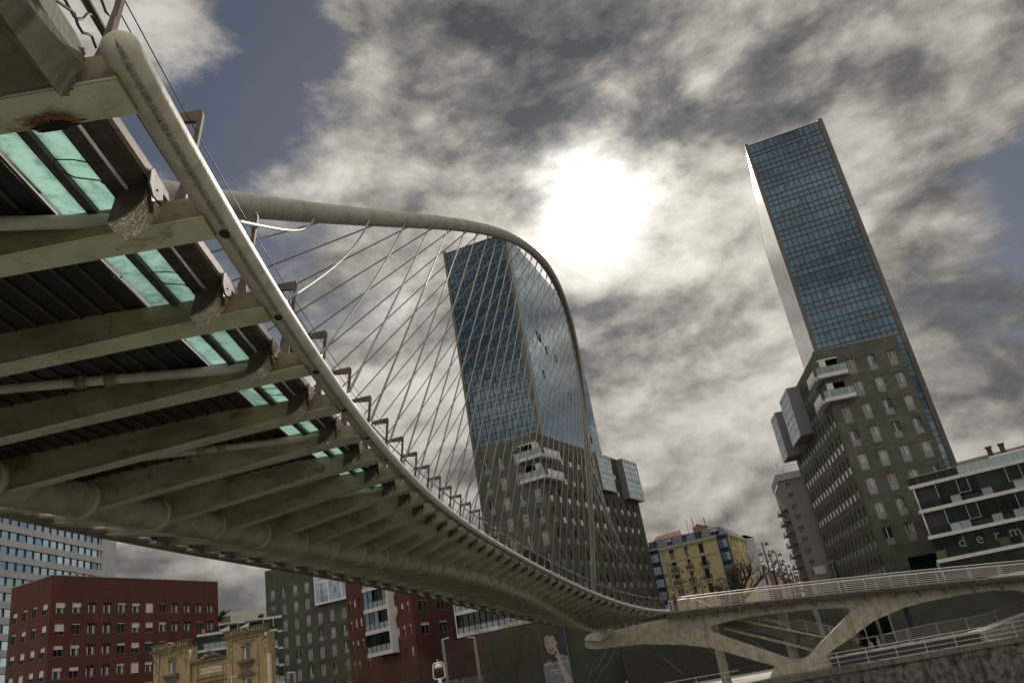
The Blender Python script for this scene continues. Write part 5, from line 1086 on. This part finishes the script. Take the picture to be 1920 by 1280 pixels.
# ================================================================== FAR CONCRETE VIADUCT
def viaduct():
    F = Fr((10, 77), -12); t = thing('concrete_viaduct', F(8, -3.7), 'stained concrete viaduct on branching legs, continuing the path beyond the footbridge', 'viaduct')
    def topz(u): return 3.12 - .060 * u - .0006 * u * u
    mb = MB(); D_ = 4.6
    for i in range(24):
        u0, u1 = -.6 + i * 1.9, -.6 + (i + 1) * 1.9
        if i > 21: break
        p = []
        for u in (u0, u1): z = topz(u); p.append([F(u, z, 0), F(u, z - .14, .05), F(u, z - .40, -.10), F(u, z - .48, -1.0), F(u, z - .48, -D_ + 1), F(u, z - .3, -D_ - .4), F(u, z, -D_ - .5)])
        for a in range(7): b_ = (a + 1) % 7; mb.face([p[0][a], p[0][b_], p[1][b_], p[1][a]], M_CONCD if a in (0, 1) else M_CONC)
        if i == 0: mb.face(p[0], M_CONC)
    mb.build('deck_slab', t)
    out_ = [(-8.75, 1.55), (-8.6, 2.05), (-8.2, 2.4), (-7.7, 2.55), (-7.0, 2.2), (-5.9, 2.45), (-3.2, 2.62), (.2, 2.66)] + [(u, topz(u) - .46) for u in (3, 7, 11, 15, 19, 23, 27, 31, 36, 41)] + \
           [(41, -.6), (36, -.8), (33.5, -1.4), (31.4, -3.72), (29.2, -3.72), (29.9, -1.2), (28.6, -.25), (26.8, .1), (24.5, .18), (21.5, .14), (19.5, -.02), (16.8, -.62), (14.6, -1.6), (12.6, -2.45), (12.1, -2.62), (12.15, -2.9), (12.7, -3.72), (6.9, -3.72), (7.6, -3.0), (7.55, -2.75), (6.6, -2.35), (2.7, -.5), (.3, .18), (-3.5, .88), (-5.9, 1.02), (-7.6, 1.12), (-8.4, 1.3)]
    hole = [(2.95, 1.05), (3.05, 1.25), (3.35, 1.40), (6.8, 1.50), (9.4, 1.36), (12, 1.18), (14.6, .86), (15.1, .68), (15.15, .42), (14.8, .12), (11.2, -2.1), (10.7, -2.48), (10.2, -2.62), (9.6, -2.60), (9.1, -2.45), (6.7, -1.12), (3.5, .60), (3.1, .80)]
    o = -1.15; mb = MB(); mb.prism([F(u, z, o) for u, z in out_], F.n * -1.25, M_CONC, holes=[[F(u, z, o) for u, z in hole]]); mb.build('branching_leg', t)
    for i in range(17):
        mb = MB(); u = 1.6 + i * 2.15; z = topz(u); mb.prism([F(u, z - .36, -.12), F(u, z - .42, -1.17), F(u, z - .95, -1.17), F(u, z - .45, -.25)], F.d * .16, M_CONC); mb.build('fascia_bracket', t)
        if u > 3: mb = MB(); w_ = random.uniform(.05, .12); mb.prism([F(u - w_, z - .50, -1.146), F(u + .16 + w_, z - .50, -1.146), F(u + .12, z - random.uniform(.85, 1.15), -1.146), F(u + .02, z - random.uniform(.8, 1.1), -1.146)], F.n * .002, M_CONCD); mb.build('stain_streak', t)
    mb = MB(); random.seed(3)        # seat for the footbridge spine
    mb.prism([F(-8.6, 2.1, -1.0), F(-7.2, 1.75, -1.0), F(-5.6, 2.3, -1.0), F(-5.5, 2.52, -1.0), F(-7.7, 2.62, -1.0), F(-8.3, 2.45, -1.0)], F.n * .35, M_CONCL); mb.build('bearing_seat', t)
    def rail(a, b_, zf, oo, n_post, nm, h=1.12, nr=7, m_=M_RAILW, post_lean=.0):
        mb = MB(); K = 30
        mb.tube([F(a + (b_ - a) * k / K, zf(a + (b_ - a) * k / K) + h, oo) for k in range(K + 1)], .045, m_, 8); mb.build('handrail', t)
        mb = MB()
        for r in range(1, nr): mb.tube([F(a + (b_ - a) * k / K, zf(a + (b_ - a) * k / K) + .04 + (h - .04) * r / nr, oo) for k in range(K + 1)], .014, m_, 6)
        mb.build('rail_bars', t); 
        for i in range(n_post + 1):
            u = a + (b_ - a) * i / n_post; mb = MB(); mb.bar(F(u, zf(u), oo - .02), F(u, zf(u) + h, oo - .02 + post_lean), .05, .03, m_, up=tuple(F.n)); mb.build('rail_post', t)
    rail(.4, 40, topz, -.18, 16, 'r'); rail(-.5, 40, topz, -D_ - .3, 18, 'r')
    # far handrail sweeping down at the footbridge end
    mb = MB(); mb.tube([F(.9 + .3 * i, topz(1) + 1.12 - .02 * i - .055 * i * i * .25, -2.2 + .02 * i) for i in range(14)], .04, M_RAILW, 8); mb.build('handrail', t)
    # columns behind
    for u, z1 in ((3.1, 2.2), (9.65, 1.9)):
        mb = MB(); c = F(u, 0, -6.0); mb.lathe((c.x, c.y, 0), [(.46, -3.72), (.42, -2.0), (.40, 0), (.44, z1 - .3), (.6, z1)], M_CONCL, 16); mb.build('column', t)
    # inclined stair flight hanging behind the legs
    S = Fr(F(0, 0, -3.4), -12); mb = MB()
    zf = lambda u: 1.66 - (u - 5.4) * .405 if u > 5.4 else 1.66
    mb.prism([S(3.9, 1.3), S(5.4, 1.62), S(13.4, -1.6), S(16, -2.75), S(16, -3.72), S(14.6, -3.1), S(12.3, -2.45), S(7.5, .0), S(4.3, 1.05)], S.n * -2.2, M_CONCD); mb.build('stair_flight', t)
    mb = MB(); mb.prism([S(5.3, 1.66, .05), S(13.4, -1.52, .05), S(13.4, -1.68, .05), S(5.3, 1.46, .05)], S.n * .1, M_TRIM); mb.prism([S(4.2, 1.05, .08), S(12.3, -2.45, .08), S(12.3, -2.7, .08), S(4.1, .85, .08)], S.n * .12, M_CONC); mb.build('stair_edge', t)
    pts = [(6.6, 1.8), (9.6, .55), (10.0, .48), (10.8, .55), (11.4, .35), (13.3, -.45), (15.5, -1.4)]
    for r in range(7): mb = MB(); mb.tube([S(u, z - .14 * r * (.35 if u < 9.8 else 1), .05) for u, z in pts], .035 if r == 0 else .018, M_RAILW, 6); mb.build('handrail' if r == 0 else 'rail_bars', t)
    for u, z in ((7.4, 1.5), (9.0, .8), (11.3, .38), (13.2, -.42), (15.2, -1.3)): mb = MB(); mb.bar(S(u, z, .05), S(u, z - 1.0 - (0 if u > 9.5 else -.35), .05), .04, .04, M_RAILW); mb.build('rail_post', t)
viaduct()
# ---- dark stone plinth with poster and stairs
def plinth():
    t = thing('plinth_wall', (10, 98, -3.7), 'long dark green slate wall with zigzag handrails, under the viaduct', 'wall'); F = Fr((-8, 98.0), 2)
    mb = MB(); ent = (40.6, -3.7, 45.4, 2.2); ent2 = (29.8, -3.7, 33.4, -.6)
    F.wall(mb, -2, 13.2, -3.7, 5.3, [], M_GREEND); F.wall(mb, 13.2, 70, -3.7, 2.6, [ent, ent2], M_GREEND, .4); mb.face([F(-2, 5.3), F(13.2, 5.3), F(13.2, 5.3, -14), F(-2, 5.3, -14)], M_GREYM); mb.face([F(13.2, 2.6), F(70, 2.6), F(70, 2.6, -14), F(13.2, 2.6, -14)], M_PAVE)
    mb.face([F(13.2, -3.7), F(13.2, 5.3), F(13.2, 5.3, -14), F(13.2, -3.7, -14)], M_GREEND, [(0, 0), (0, 9), (14, 9), (14, 0)]); mb.face([F(-2, -3.7), F(-2, 5.3), F(-2, 5.3, -14), F(-2, -3.7, -14)], M_GREEND, [(0, 0), (0, 9), (14, 9), (14, 0)])
    mb.build('walls', t)
    mb = MB()
    for e in (ent, ent2): F.quad(mb, e[0], e[2], e[1], e[3], -.35, M_DGLASS, .1)
    mb.build('entrance_glass', t); mb = MB()
    for x in (40.6, 42.2, 43.8, 45.35): F.box(mb, x, x + .07, -3.7, 2.2, -.3, .02, M_RAILG)
    for z in (-2.5, .55): F.box(mb, 40.67, 45.35, z, z + .06, -.29, .01, M_RAILG)
    mb.build('entrance_frame', t)
    WL_ = mat('pale_letters', (.34, .36, .32), .5); text('L', .55, F.text(41.5, .66, .03), WL_, t, .02); text('ATELIER', .55, F.text(42.65, .66, .03), WL_, t, .02); text('I', .5, F.text(40.95, .66, .03), WL_, t, .02)
    mb = MB(); F.box(mb, 42.9, 43.6, -.75, .05, .05, .09, mat('blue_sign', (.06, .07, .22), .4)); o = mb.build('parking_sign', t); text('P', .68, F.text(43.04, -.6, .1), M_WHITEP, o, .01, .01)
    for du, dz in ((0, 0), (1.15, 0)):     # zigzag handrails
        z = [(13.5, 1.9), (12.9, 1.35), (12.5, 1.3), (11.0, -.6), (10.4, -.7), (9.2, -2.4), (8.7, -2.5), (8.0, -3.6)]; mb = MB(); mb.tube([F(u + du, zz + dz, .5) for u, zz in z], .035, M_LAMP, 6); mb.build('zigzag_handrail', t)
    mb = MB()
    for i in range(13): F.box(mb, 14, 39.5, -3.7, -3.7 + .33 * (i + 1), .35 * (13 - i) - .35, .35 * (13 - i), M_CONCDK)
    mb.build('wide_steps', t)
    mb = MB()
    for i in range(5): u = 17 + i * 5.2; mb.tube([F(u, -.0, .2), F(u + 1.2, -.3, 1.0), F(u + 2.8, -2.7, 4.6)], .03, M_LAMP, 6)
    mb.build('step_handrail', t)
    # hanging poster
    P_ = Fr((-8, 97.72), 2); p = thing('hanging_poster', P_(6.6, -4), 'tall dark advertising banner of a smiling man with his finger on his cheek', 'poster')
    u0, u1, zt, zb = 5.02, 8.02, 4.62, -4.2
    mb = MB(); P_.box(mb, u0, u1, zb, zt, -.08, 0, mat('banner_navy', (.012, .014, .024), .6)); mb.build('banner_cloth', p)
    mb = MB()
    for x in (u0 - .06, u1): P_.box(mb, x, x + .06, zb, zt + .05, -.05, .05, M_LAMP)
    mb.build('banner_frame', p)
    W_, H_ = u1 - u0, zt - zb
    def poly(pts, o, m, nm='printed_shape'): mb_ = MB(); mb_.prism([P_(u0 + x * 3.0, zt - y * 3.0, o) for x, y in pts], P_.n * .002, m); mb_.build(nm, p)
    SK = mat('printed_skin', (.30, .215, .165), .7, 0, (.16, .105, .075), 1.8, (.45, .7)); HR = mat('printed_hair', (.012, .009, .008), .7); SH = mat('printed_shirt', (.125, .14, .165), .7, 0, (.075, .085, .105), 2.4); DK = mat('printed_dark', (.02, .016, .015), .7); LW = mat('printed_light', (.30, .27, .24), .7)
    def ell(cx, cy, rx, ry, k=20, a0=0, a1=2 * pi, tl=0): return [(cx + rx * cos(a) * cos(tl) - ry * sin(a) * sin(tl), cy + ry * sin(a) * cos(tl) + rx * cos(a) * sin(tl)) for a in [a0 + (a1 - a0) * i / k for i in range(k)]]
    poly([(0, 1.33), (.12, 1.22), (.28, 1.12), (.55, 1.2), (.72, 1.02), (.98, 1.12), (1, 1.4), (1, 2.9), (0, 2.9)], .002, SH)
    poly([(.30, .95), (.30, 1.25), (.45, 1.4), (.60, 1.22), (.62, .95)], .004, DK)
    poly(ell(.38, .52, .30, .34), .006, HR); poly(ell(.36, .42, .26, .20), .008, HR)
    poly([(.17, .40), (.24, .30), (.42, .27), (.56, .34), (.61, .50), (.60, .70), (.54, .88), (.44, 1.0), (.35, .98), (.24, .84), (.18, .64)], .010, SK)
    poly(ell(.635, .62, .03, .07), .009, SK)
    poly(ell(.28, .545, .055, .02), .013, DK); poly(ell(.49, .535, .055, .022), .013, DK); poly([(.21, .50), (.29, .46), (.345, .49), (.29, .485)], .014, HR); poly([(.42, .485), (.50, .44), (.57, .47), (.50, .465)], .014, HR)
    poly([(.375, .52), (.40, .70), (.44, .735), (.37, .745), (.345, .72)], .013, LW); poly([(.29, .805), (.38, .79), (.50, .80), (.44, .86), (.35, .865)], .013, DK); poly([(.315, .815), (.39, .808), (.475, .812), (.43, .838), (.35, .84)], .015, LW)
    poly([(.27, .80), (.30, .77), (.38, .765), (.47, .765), (.52, .80), (.40, .783)], .014, HR)
    poly([(.62, 1.6), (.56, 1.15), (.50, 1.08), (.52, .98), (.585, .95), (.555, .72), (.60, .70), (.66, .93), (.70, 1.08), (.70, 1.32), (.80, 1.62), (1.0, 2.0), (1, 2.75), (.8, 2.5)], .016, SK)
    for yy in (1.0, 1.045, 1.09): poly([(.51, yy), (.62, yy - .02), (.62, yy - .012), (.51, yy + .01)], .019, DK)
    LT = mat('banner_lettering', (.34, .345, .35), .6)
    text('METROPOLITAN', .40, P_.text(u0 + .10, zt - 4.05, .025), LT, p, .002, .004); text('AMPLIACIÓN', .33, P_.text(u0 + .62, zt - 4.75, .025), LT, p, .002, .004); text('1000 M²', .27, P_.text(u0 + 1.05, zt - 5.1, .025), LT, p, .002, .003)
plinth()
# ---- river wall, railing, bench wall, ramp on the far quay
def far_quay():
    F = Fr((2, 74.9), -4.5); t = thing('river_wall', F(20, -7), 'mossy stone river wall below the far promenade', 'wall')
    mb = MB(); n_ = 40
    for i in range(60):
        for j in range(4):
            u0 = -70 + i * 2.6; z0 = -7.3 + j * .78; F.box(mb, u0 + .004 + (j % 2) * 1.3, u0 + 2.596 + (j % 2) * 1.3, z0 + .004, z0 + .776, -.6, random.uniform(-.02, .02), M_QUAY)
    mb.build('stone_courses', t); mb = MB(); F.box(mb, -72, 90, -7.4, -4.1, -1.4, -.4, M_QUAY); mb.build('wall_core', t); mb = MB()
    for i in range(62): F.box(mb, -71 + i * 2.6, -71 + i * 2.6 + 2.58, -4.15, -3.68, -3.5, .16, M_CONCD)
    mb.build('capstones', t)
    r = thing('quay_railing', F(20, -3.68), 'pale three bar railing along the edge of the far river wall', 'railing')
    for a, b_ in ((-40, 12.1), (17.9, 60)):
        mb = MB()
        for k, h in enumerate((1.1, .72, .36)): mb.tube([F(a, -3.66 + h, -.1), F(b_, -3.66 + h, -.1)], .035 if k == 0 else .025, M_RAILW, 6)
        mb.build('rail_bars', r); u = a
        while u < b_ + .1: mb = MB(); mb.bar(F(u, -3.68, -.1), F(u, -2.56, -.1), .05, .05, M_RAILW); mb.build('rail_post', r); u += 2.42
    G = Fr((22, 75.2), -2)
    b = thing('planter_bench', G(6, -3.7), 'long low wall bench with bright top and dark face on the far promenade', 'bench'); mb = MB(); G.box(mb, .3, 13, -3.72, -3.02, -.5, 0, mat('dark_violet_panel', (.03, .026, .035), .5)); mb.build('dark_face', b); mb = MB(); G.box(mb, .2, 13.1, -3.02, -2.88, -.65, .1, M_CONCL); mb.build('seat', b)
    H = Fr((33.5, 76.0), -2); rp = thing('access_ramp', H(5, -3.7), 'pale access ramp rising to the right edge with many bar railing', 'ramp'); mb = MB(); mb.prism([H(0, -3.72), H(16, -3.72), H(16, -.9), H(3, -2.9), (H(0, -3.3))], H.n * -3, M_CONCL); mb.build('ramp_body', rp)
    for k in range(8): mb = MB(); mb.tube([H(-6.5, -2.95 + k * .15, -.1), H(-2, -2.75 + k * .15, -.1), H(3, -2.8 + k * .15 + .0, -.1), H(16, -.85 + k * .15, -.1)], .04 if k == 7 else .018, M_RAILG, 6); mb.build('rail_bars', rp)
    for i in range(9): u = -6.4 + i * 2.6; z = -2.95 if u < -2 else (-2.8 if u < 3 else -2.8 + (u - 3) * .15); mb = MB(); mb.bar(H(u, z, -.1), H(u, z + 1.08, -.1), .05, .05, M_RAILG); mb.build('rail_post', rp)
    for i, (x, y, s, lb) in enumerate(((21.6, 77.2, .45, 'small pale concrete block seat nearest the viaduct leg'), (23.2, 77.6, 1.0, 'long pale concrete block seat beside the dark steps'), (24.9, 78.0, .35, 'smallest pale concrete block seat, between two longer ones'), (26.2, 78.3, .7, 'pale concrete block seat furthest right in its row'))):
        mb = MB(); mb.abox(x - s, y - .35, -3.66, x + s, y + .35, -3.05, M_CONCL); mb.abox(x - s * .8, y - .25, -3.72, x + s * .8, y + .25, -3.66, M_BLACK); tag(mb.build('block_seat'), lb, 'seat', 'concrete block seats on the far promenade')
    for i, (x, y, h, lb, lean) in enumerate(((26.5, 80.4, 3.6, 'grey slanting steel column left of the promenade lamp', .0), (31.5, 79.2, 3.8, 'dark column in front of the glazed entrance', 0.0), (23.9, 80.8, 3.9, 'pale panel column beside the wide steps', 0))):
        mb = MB(); mb.bar((x, y, -3.72), (x - .1, y, -3.72 + h + 1.5), .35, .35, (M_LAMP, M_FRAMED, M_CONCL)[i]); tag(mb.build('column'), lb, 'column')
far_quay()
# ---- lamps
def thin_lamp(x, y, z0, z1, armdir, label, group='slim street lamps on the far promenade'):
    t = thing('street_lamp', (x, y, z0), label, 'street lamp', group); mb = MB(); mb.tube([(x, y, z0), (x, y, z1)], .13, M_LAMP, 10, rs=[.15, .12]); mb.build('post', t)
    mb = MB(); a = V((cos(armdir), sin(armdir), 0)); mb.bar(V((x, y, z1)) - a * .05, V((x, y, z1 + .06)) + a * .55, .16, .05, M_WHITEP); mb.build('lamp_head', t)
thin_lamp(-10.0, 69.3, -3.7, 3.8, 0.1, 'slim lamp post behind the white lantern, in front of the red corner block')
thin_lamp(-7.5, 70.6, -3.7, 3.6, pi - .2, 'slim lamp post with a short bent head, left of the ochre tree and poster')
thin_lamp(-21.6, 66.6, -3.7, 3.2, pi - .2, 'slim lamp post before the dark green stone block')
thin_lamp(-26.1, 65.0, -3.7, 3.55, 0.0, 'slim lamp post before the ochre palace')
thin_lamp(29.0, 80.5, -3.7, .6, pi, 'slim lamp post on the far promenade left of the glazed entrance')
def lantern():
    x, y = -9.0, 58.8; t = thing('lantern_post', (x, y, -6), 'white lantern in a rounded frame on a white post at the bottom', 'street lamp')
    mb = MB(); mb.tube([(x, y, -8), (x, y, .78)], .13, M_WHITEP, 12, rs=[.15, .12]); mb.build('post', t)
    fr = [(-.32, .75), (-.40, .85), (-.40, 1.0), (-.36, 1.65), (-.28, 1.76), (0, 1.80), (.28, 1.76), (.36, 1.65), (.40, 1.0), (.40, .85), (.32, .75), (0, .72), (-.32, .75)]
    mb = MB(); mb.tube([(x + u, y, z) for u, z in fr], .045, M_WHITEP, 8, False); mb.tube([(x, y, 1.8), (x, y, 2.0)], .03, M_WHITEP, 6); mb.build('frame', t)
    mb = MB(); mb.lathe((x, y, 0), [(.30, 1.42), (.27, 1.55), (.20, 1.68), (.05, 1.75)], M_WHITEP, 16); mb.build('cap', t)
    mb = MB(); mb.lathe((x, y, 0), [(.02, 1.08), (.14, 1.14), (.19, 1.25), (.17, 1.38), (.14, 1.42)], mat('lantern_glass', (.12, .06, .05), .2), 16); mb.build('lamp_shade', t)
lantern()
M_IRON = mat('rusty_iron_lamp', (.07, .05, .045), .6)
def cluster_lamp(p, top, label, grp, sc=1.0):
    t = thing('cluster_lamp', (p[0], p[1], 1), label, 'street lamp', grp); mb = MB(); x, y = p; mb.tube([(x, y, 1), (x, y, top)], .14, M_IRON, 8, rs=[.19 * sc, .09 * sc]); mb.build('post', t); random.seed(int(x * 7))
    for i, h in enumerate((.4, 1.6, 1.9, 3.2, 3.4)):
        s_ = (-1) ** i; mb = MB(); c = V((x + s_ * .55 * sc, y, top - h)); mb.bar((x, y, top - h + .25), c + V((0, 0, .25)), .07, .07, M_IRON)
        mb.lathe((c.x, c.y, c.z), [(.32 * sc, -.1), (.26 * sc, .05), (.1 * sc, .28), (.04, .4)], M_IRON, 8); mb.build('lamp_head', t)
for i, (x, y, z) in enumerate(((24.29, 95.03, 9.5), (27.75, 106.28, 9.5), (30.21, 112.65, 9.5), (33.65, 124.46, 9.5), (37.83, 137.38, 9.5), (41.15, 147.05, 9.5), (44.43, 157.3, 9.5), (49.46, 174.21, 9.5))):
    k = 1.18; cluster_lamp((x * k, y * k), z * k, ['first and tallest cluster lamp of the street row, nearest the white house wall', 'second cluster lamp of the street row', 'third cluster lamp of the street row', 'fourth cluster lamp, near the middle of the street row', 'fifth cluster lamp of the street row', 'sixth cluster lamp of the street row', 'seventh cluster lamp, last but one of the street row', 'last and smallest cluster lamp of the street row'][i], 'iron cluster lamps along the far street', 1.1)
for i, (x, y, z) in enumerate(((15.89, 115.81, 11), (19.36, 129.14, 11), (25.11, 155.7, 11), (25.79, 150.2, 11), (30.77, 161.49, 11), (33.93, 173.31, 11))):
    cluster_lamp((x, y), z, ['cluster lamp before the yellow house, furthest left by its dark bay', 'cluster lamp second from left before the yellow house', 'cluster lamp before the middle doors of the yellow house', 'cluster lamp right of the middle doors of the yellow house', 'cluster lamp between the yellow house door and the bare tree', 'small cluster lamp just left of the bare pollarded tree'][i], 'iron cluster lamps before the yellow house', .9)
# ---- bare trees
def bare_tree(name, base, top, r0, label, twigs, m, spread=.9, grp=None, nlimb=9, seed=1, lw=.5, ll=1.0):
    random.seed(seed); base = V(base); H = top - base.z; t = thing(name, base, label, 'tree', grp); tr = MB(); fork = base + V((0, 0, H * .38)); tr.tube([base, base + V((.05, 0, H * .2)), fork], r0, M_WOOD, 8, rs=[r0 * 1.2, r0, r0 * .75]); tr.build('trunk', t)
    cr = MB()
    def grow(p, d, L, r, lev):
        pts = [p]; n_ = 4
        for i in range(n_): d = (d + V((random.gauss(0, .12), random.gauss(0, .12), random.gauss(.06, .08)))).normalized(); pts.append(pts[-1] + d * L / n_)
        cr.tube(pts, r, m if lev > 1 else M_WOOD, 5 if lev < 2 else 3, False, rs=[r * (1 - .6 * i / n_) for i in range(n_ + 1)])
        if lev < 3:
            for i in range(twigs[lev]): q = pts[random.randint(1, n_)] if lev else pts[random.randint(2, n_)]; dd = (d + V((random.gauss(0, .6), random.gauss(0, .6), random.gauss(.1, .35)))).normalized(); grow(q, dd, L * random.uniform(.4, .62), r * .45, lev + 1)
    for i in range(nlimb): a = 2 * pi * i / nlimb + random.uniform(-.3, .3); grow(base + V((0, 0, H * random.uniform(.22, .4))), V((cos(a) * spread, sin(a) * spread, random.uniform(.5, 1.3))).normalized(), H * random.uniform(.45, .62) * ll, r0 * lw, 0)
    cr.build('crown', t)
bare_tree('pollarded_tree', (30.9, 146, 1.0), 14.0, .75, 'large bare pollarded tree in front of the yellow house corner', (5, 6, 3), M_WOOD, .85, nlimb=10, seed=5, ll=.62)
OT = mat('tawny_twigs', (.10, .055, .035), .9, 0, (.07, .045, .03), 4)
bare_tree('bare_tree', (-5.6, 84, -3.7), 4.4, .13, 'bushy bare tree with ochre twigs just left of the poster', (9, 9, 6), M_TWIG, .75, 'bare trees on the far promenade', 14, 6, .3)
bare_tree('bare_tree', (-10.2, 76, -3.7), 2.8, .10, 'bare reddish tree right of the white lantern', (8, 8, 5), OT, .7, 'bare trees on the far promenade', 12, 7, .3)
bare_tree('bare_tree', (-13.8, 76, -3.7), 2.6, .10, 'bare reddish tree left of the white lantern', (7, 8, 5), OT, .7, 'bare trees on the far promenade', 10, 8, .3)
bare_tree('bare_tree', (-19.4, 78, -3.7), 3.5, .11, 'bare ochre tree before the shop windows of the red corner block', (8, 8, 5), M_TWIG, .7, 'bare trees on the far promenade', 11, 9, .3)
bare_tree('bare_tree', (26.8, 86, -3.7), -.2, .08, 'small dark bare tree behind the lamp by the wide steps', (5, 5, 3), M_WOOD, .5, 'bare trees on the far promenade', 7, 12, .3)
# ---- people
def person(pos, rz, label, coat, hair, lower=None, lean=0.0, arms='down', hat=False, h=1.72, legs=True):
    k = h / 1.72; pos = V(pos); R = Matrix.Translation(pos) @ Matrix.Rotation(rz, 4, 'Z'); name = 'person'
    J = [(0, 0, .95), (0, 0, 1.12), (0, lean * .3, 1.32), (0, lean * .45, 1.46), (0, lean * .55, 1.54)]; rad_ = [.155, .14, .165, .07, .06]; E_ = [(0, 1), (1, 2), (2, 3), (3, 4)]
    def add(p, r_, a): J.append(p); rad_.append(r_); E_.append((a, len(J) - 1)); return len(J) - 1
    for s in (-1, 1):
        a = add((s * .10, 0, .88), .105, 0); a = add((s * .11, -.03, .50), .07, a); a = add((s * .11, .02, .10), .05, a); add((s * .12, -.12, .04), .04, a)
        a = add((s * .17, lean * .4, 1.40), .075, 2)
        if arms == 'down': a = add((s * .24, lean * .3, 1.14), .05, a); a = add((s * .25, -.08, .90), .04, a); add((s * .25, -.12, .80), .035, a)
        else: a = add((s * .26, -.10, 1.17), .05, a); a = add((s * .16, -.30, 1.12), .04, a); add((s * .12, -.38, 1.14), .035, a)
    me = bpy.data.meshes.new(name); me.from_pydata([V(p) * k for p in J], E_, []); o = bpy.data.objects.new(name, me); COL.objects.link(o)
    md = o.modifiers.new('s', 'SKIN'); 
    for i, v in enumerate(me.skin_vertices[0].data): v.radius = (rad_[i] * k, rad_[i] * k * .8); v.use_root = (i == 0)
    o.modifiers.new('ss', 'SUBSURF').levels = 1; dg = bpy.context.evaluated_depsgraph_get(); m2 = bpy.data.meshes.new_from_object(o.evaluated_get(dg)); bpy.data.objects.remove(o)
    m2.materials.clear(); 
    for mm in (coat, lower or M_CLOTH, M_SKIN): m2.materials.append(mm)
    for p in m2.polygons: z = p.center.z / k; p.material_index = 2 if (z > 1.49 or (abs(p.center.x) > .2 * k and z < .86 and arms == 'down')) else (1 if z < .9 else 0); p.use_smooth = True
    b = obj(name, m2, None, R); tag(b, label, 'person')
    hd = MB(); c = V((0, lean * .62 - .01, 1.63)) * k
    def sph(c, rx, ry, rz_, m, z0=-1, z1=1, o=(0, 0, 0)):
        n_ = 8; c = V(c) + V(o)
        for i in range(n_):
            for j in range(12):
                def P_(a, b_): ph = -pi / 2 + pi * a / n_; th = 2 * pi * b_ / 12; return c + V((rx * cos(ph) * cos(th), ry * cos(ph) * sin(th), rz_ * sin(ph)))
                if z0 <= sin(-pi / 2 + pi * (i + .5) / n_) <= z1: hd.face([P_(i, j), P_(i, j + 1), P_(i + 1, j + 1), P_(i + 1, j)], m, smooth=True)
    sph(c, .075 * k, .092 * k, .115 * k, M_SKIN); sph(c, .017 * k, .02 * k, .02 * k, M_SKIN, o=(0, -.1 * k, -.01 * k))
    for s in (-1, 1): sph(c, .012, .008, .008, M_BLACK, o=(s * .03 * k, -.086 * k, .012 * k)); sph(c, .012, .02, .03, M_SKIN, o=(s * .076 * k, .0, 0))
    sph(c, .03, .008, .008, mat('lips', (.3, .12, .1), .6) if 'lips' not in MATS else MATS['lips'], o=(0, -.088 * k, -.05 * k))
    obj('head', hd.mesh('head'), b, R); hd = MB(); sph(c, .086 * k, .10 * k, .125 * k, M_HAT if hat else hair, .0 if not hat else .15, 1, o=(0, .012, .012)); sph(c, .082 * k, .07 * k, .11 * k, hair, -.6, 1, o=(0, .035, -.005)); obj('hat' if hat else 'hair', hd.mesh('hair'), b, R)
    return b
z_ = .2
person(Q(4.35, .98, .22), 2.2, 'person with a brown beanie and dark scarf leaning over the near footbridge railing', M_CLOTH, M_HAIR, lean=-.1, arms='front', hat=True, h=1.66)
person(Q(4.75, 1.05, .22), .6, 'dark coated person just behind the one in the beanie on the footbridge', M_CLOTH2, M_HAIR, h=1.05)
person((10.5, 76.9, 3.05), -.6, 'person with grey hair in a brown coat at the far end of the footbridge', M_CLOTH2, M_HAIRG)
person((9.2, 75.6, 3.15), .5, 'shorter person in a dark brown jacket beside the grey haired one, bending by the railing', M_CLOTH2, M_HAIR, h=1.35)
person((20.4, 80.5, 2.0), 1.0, 'person in a dark coat walking on the viaduct over the hanging stair', M_CLOTH, M_HAIR)
person((4.9, 80.2, -3.72), 1.3, 'lone person in black walking on the far promenade at the bottom edge', M_CLOTH, M_HAIRG)
person((22.6, 80.0, -3.5), .3, 'person in a red jacket on the stairs behind the viaduct leg', M_CLOTHR, M_HAIR, h=1.7)
person((21.9, 79.4, -3.3), -.4, 'person in a pale coat on the stairs next to the one in red', M_CLOTHW, M_HAIR, h=1.7)
person((28.2, 79.6, -3.72), .8, 'person in a pale coat standing beside the promenade lamp', M_CLOTHW, M_HAIRG, h=1.6)
person((27.4, 79.4, -3.72), -.8, 'person in pale clothes left of the promenade lamp, by the block seats', M_CLOTHW, M_HAIR, h=1.55)
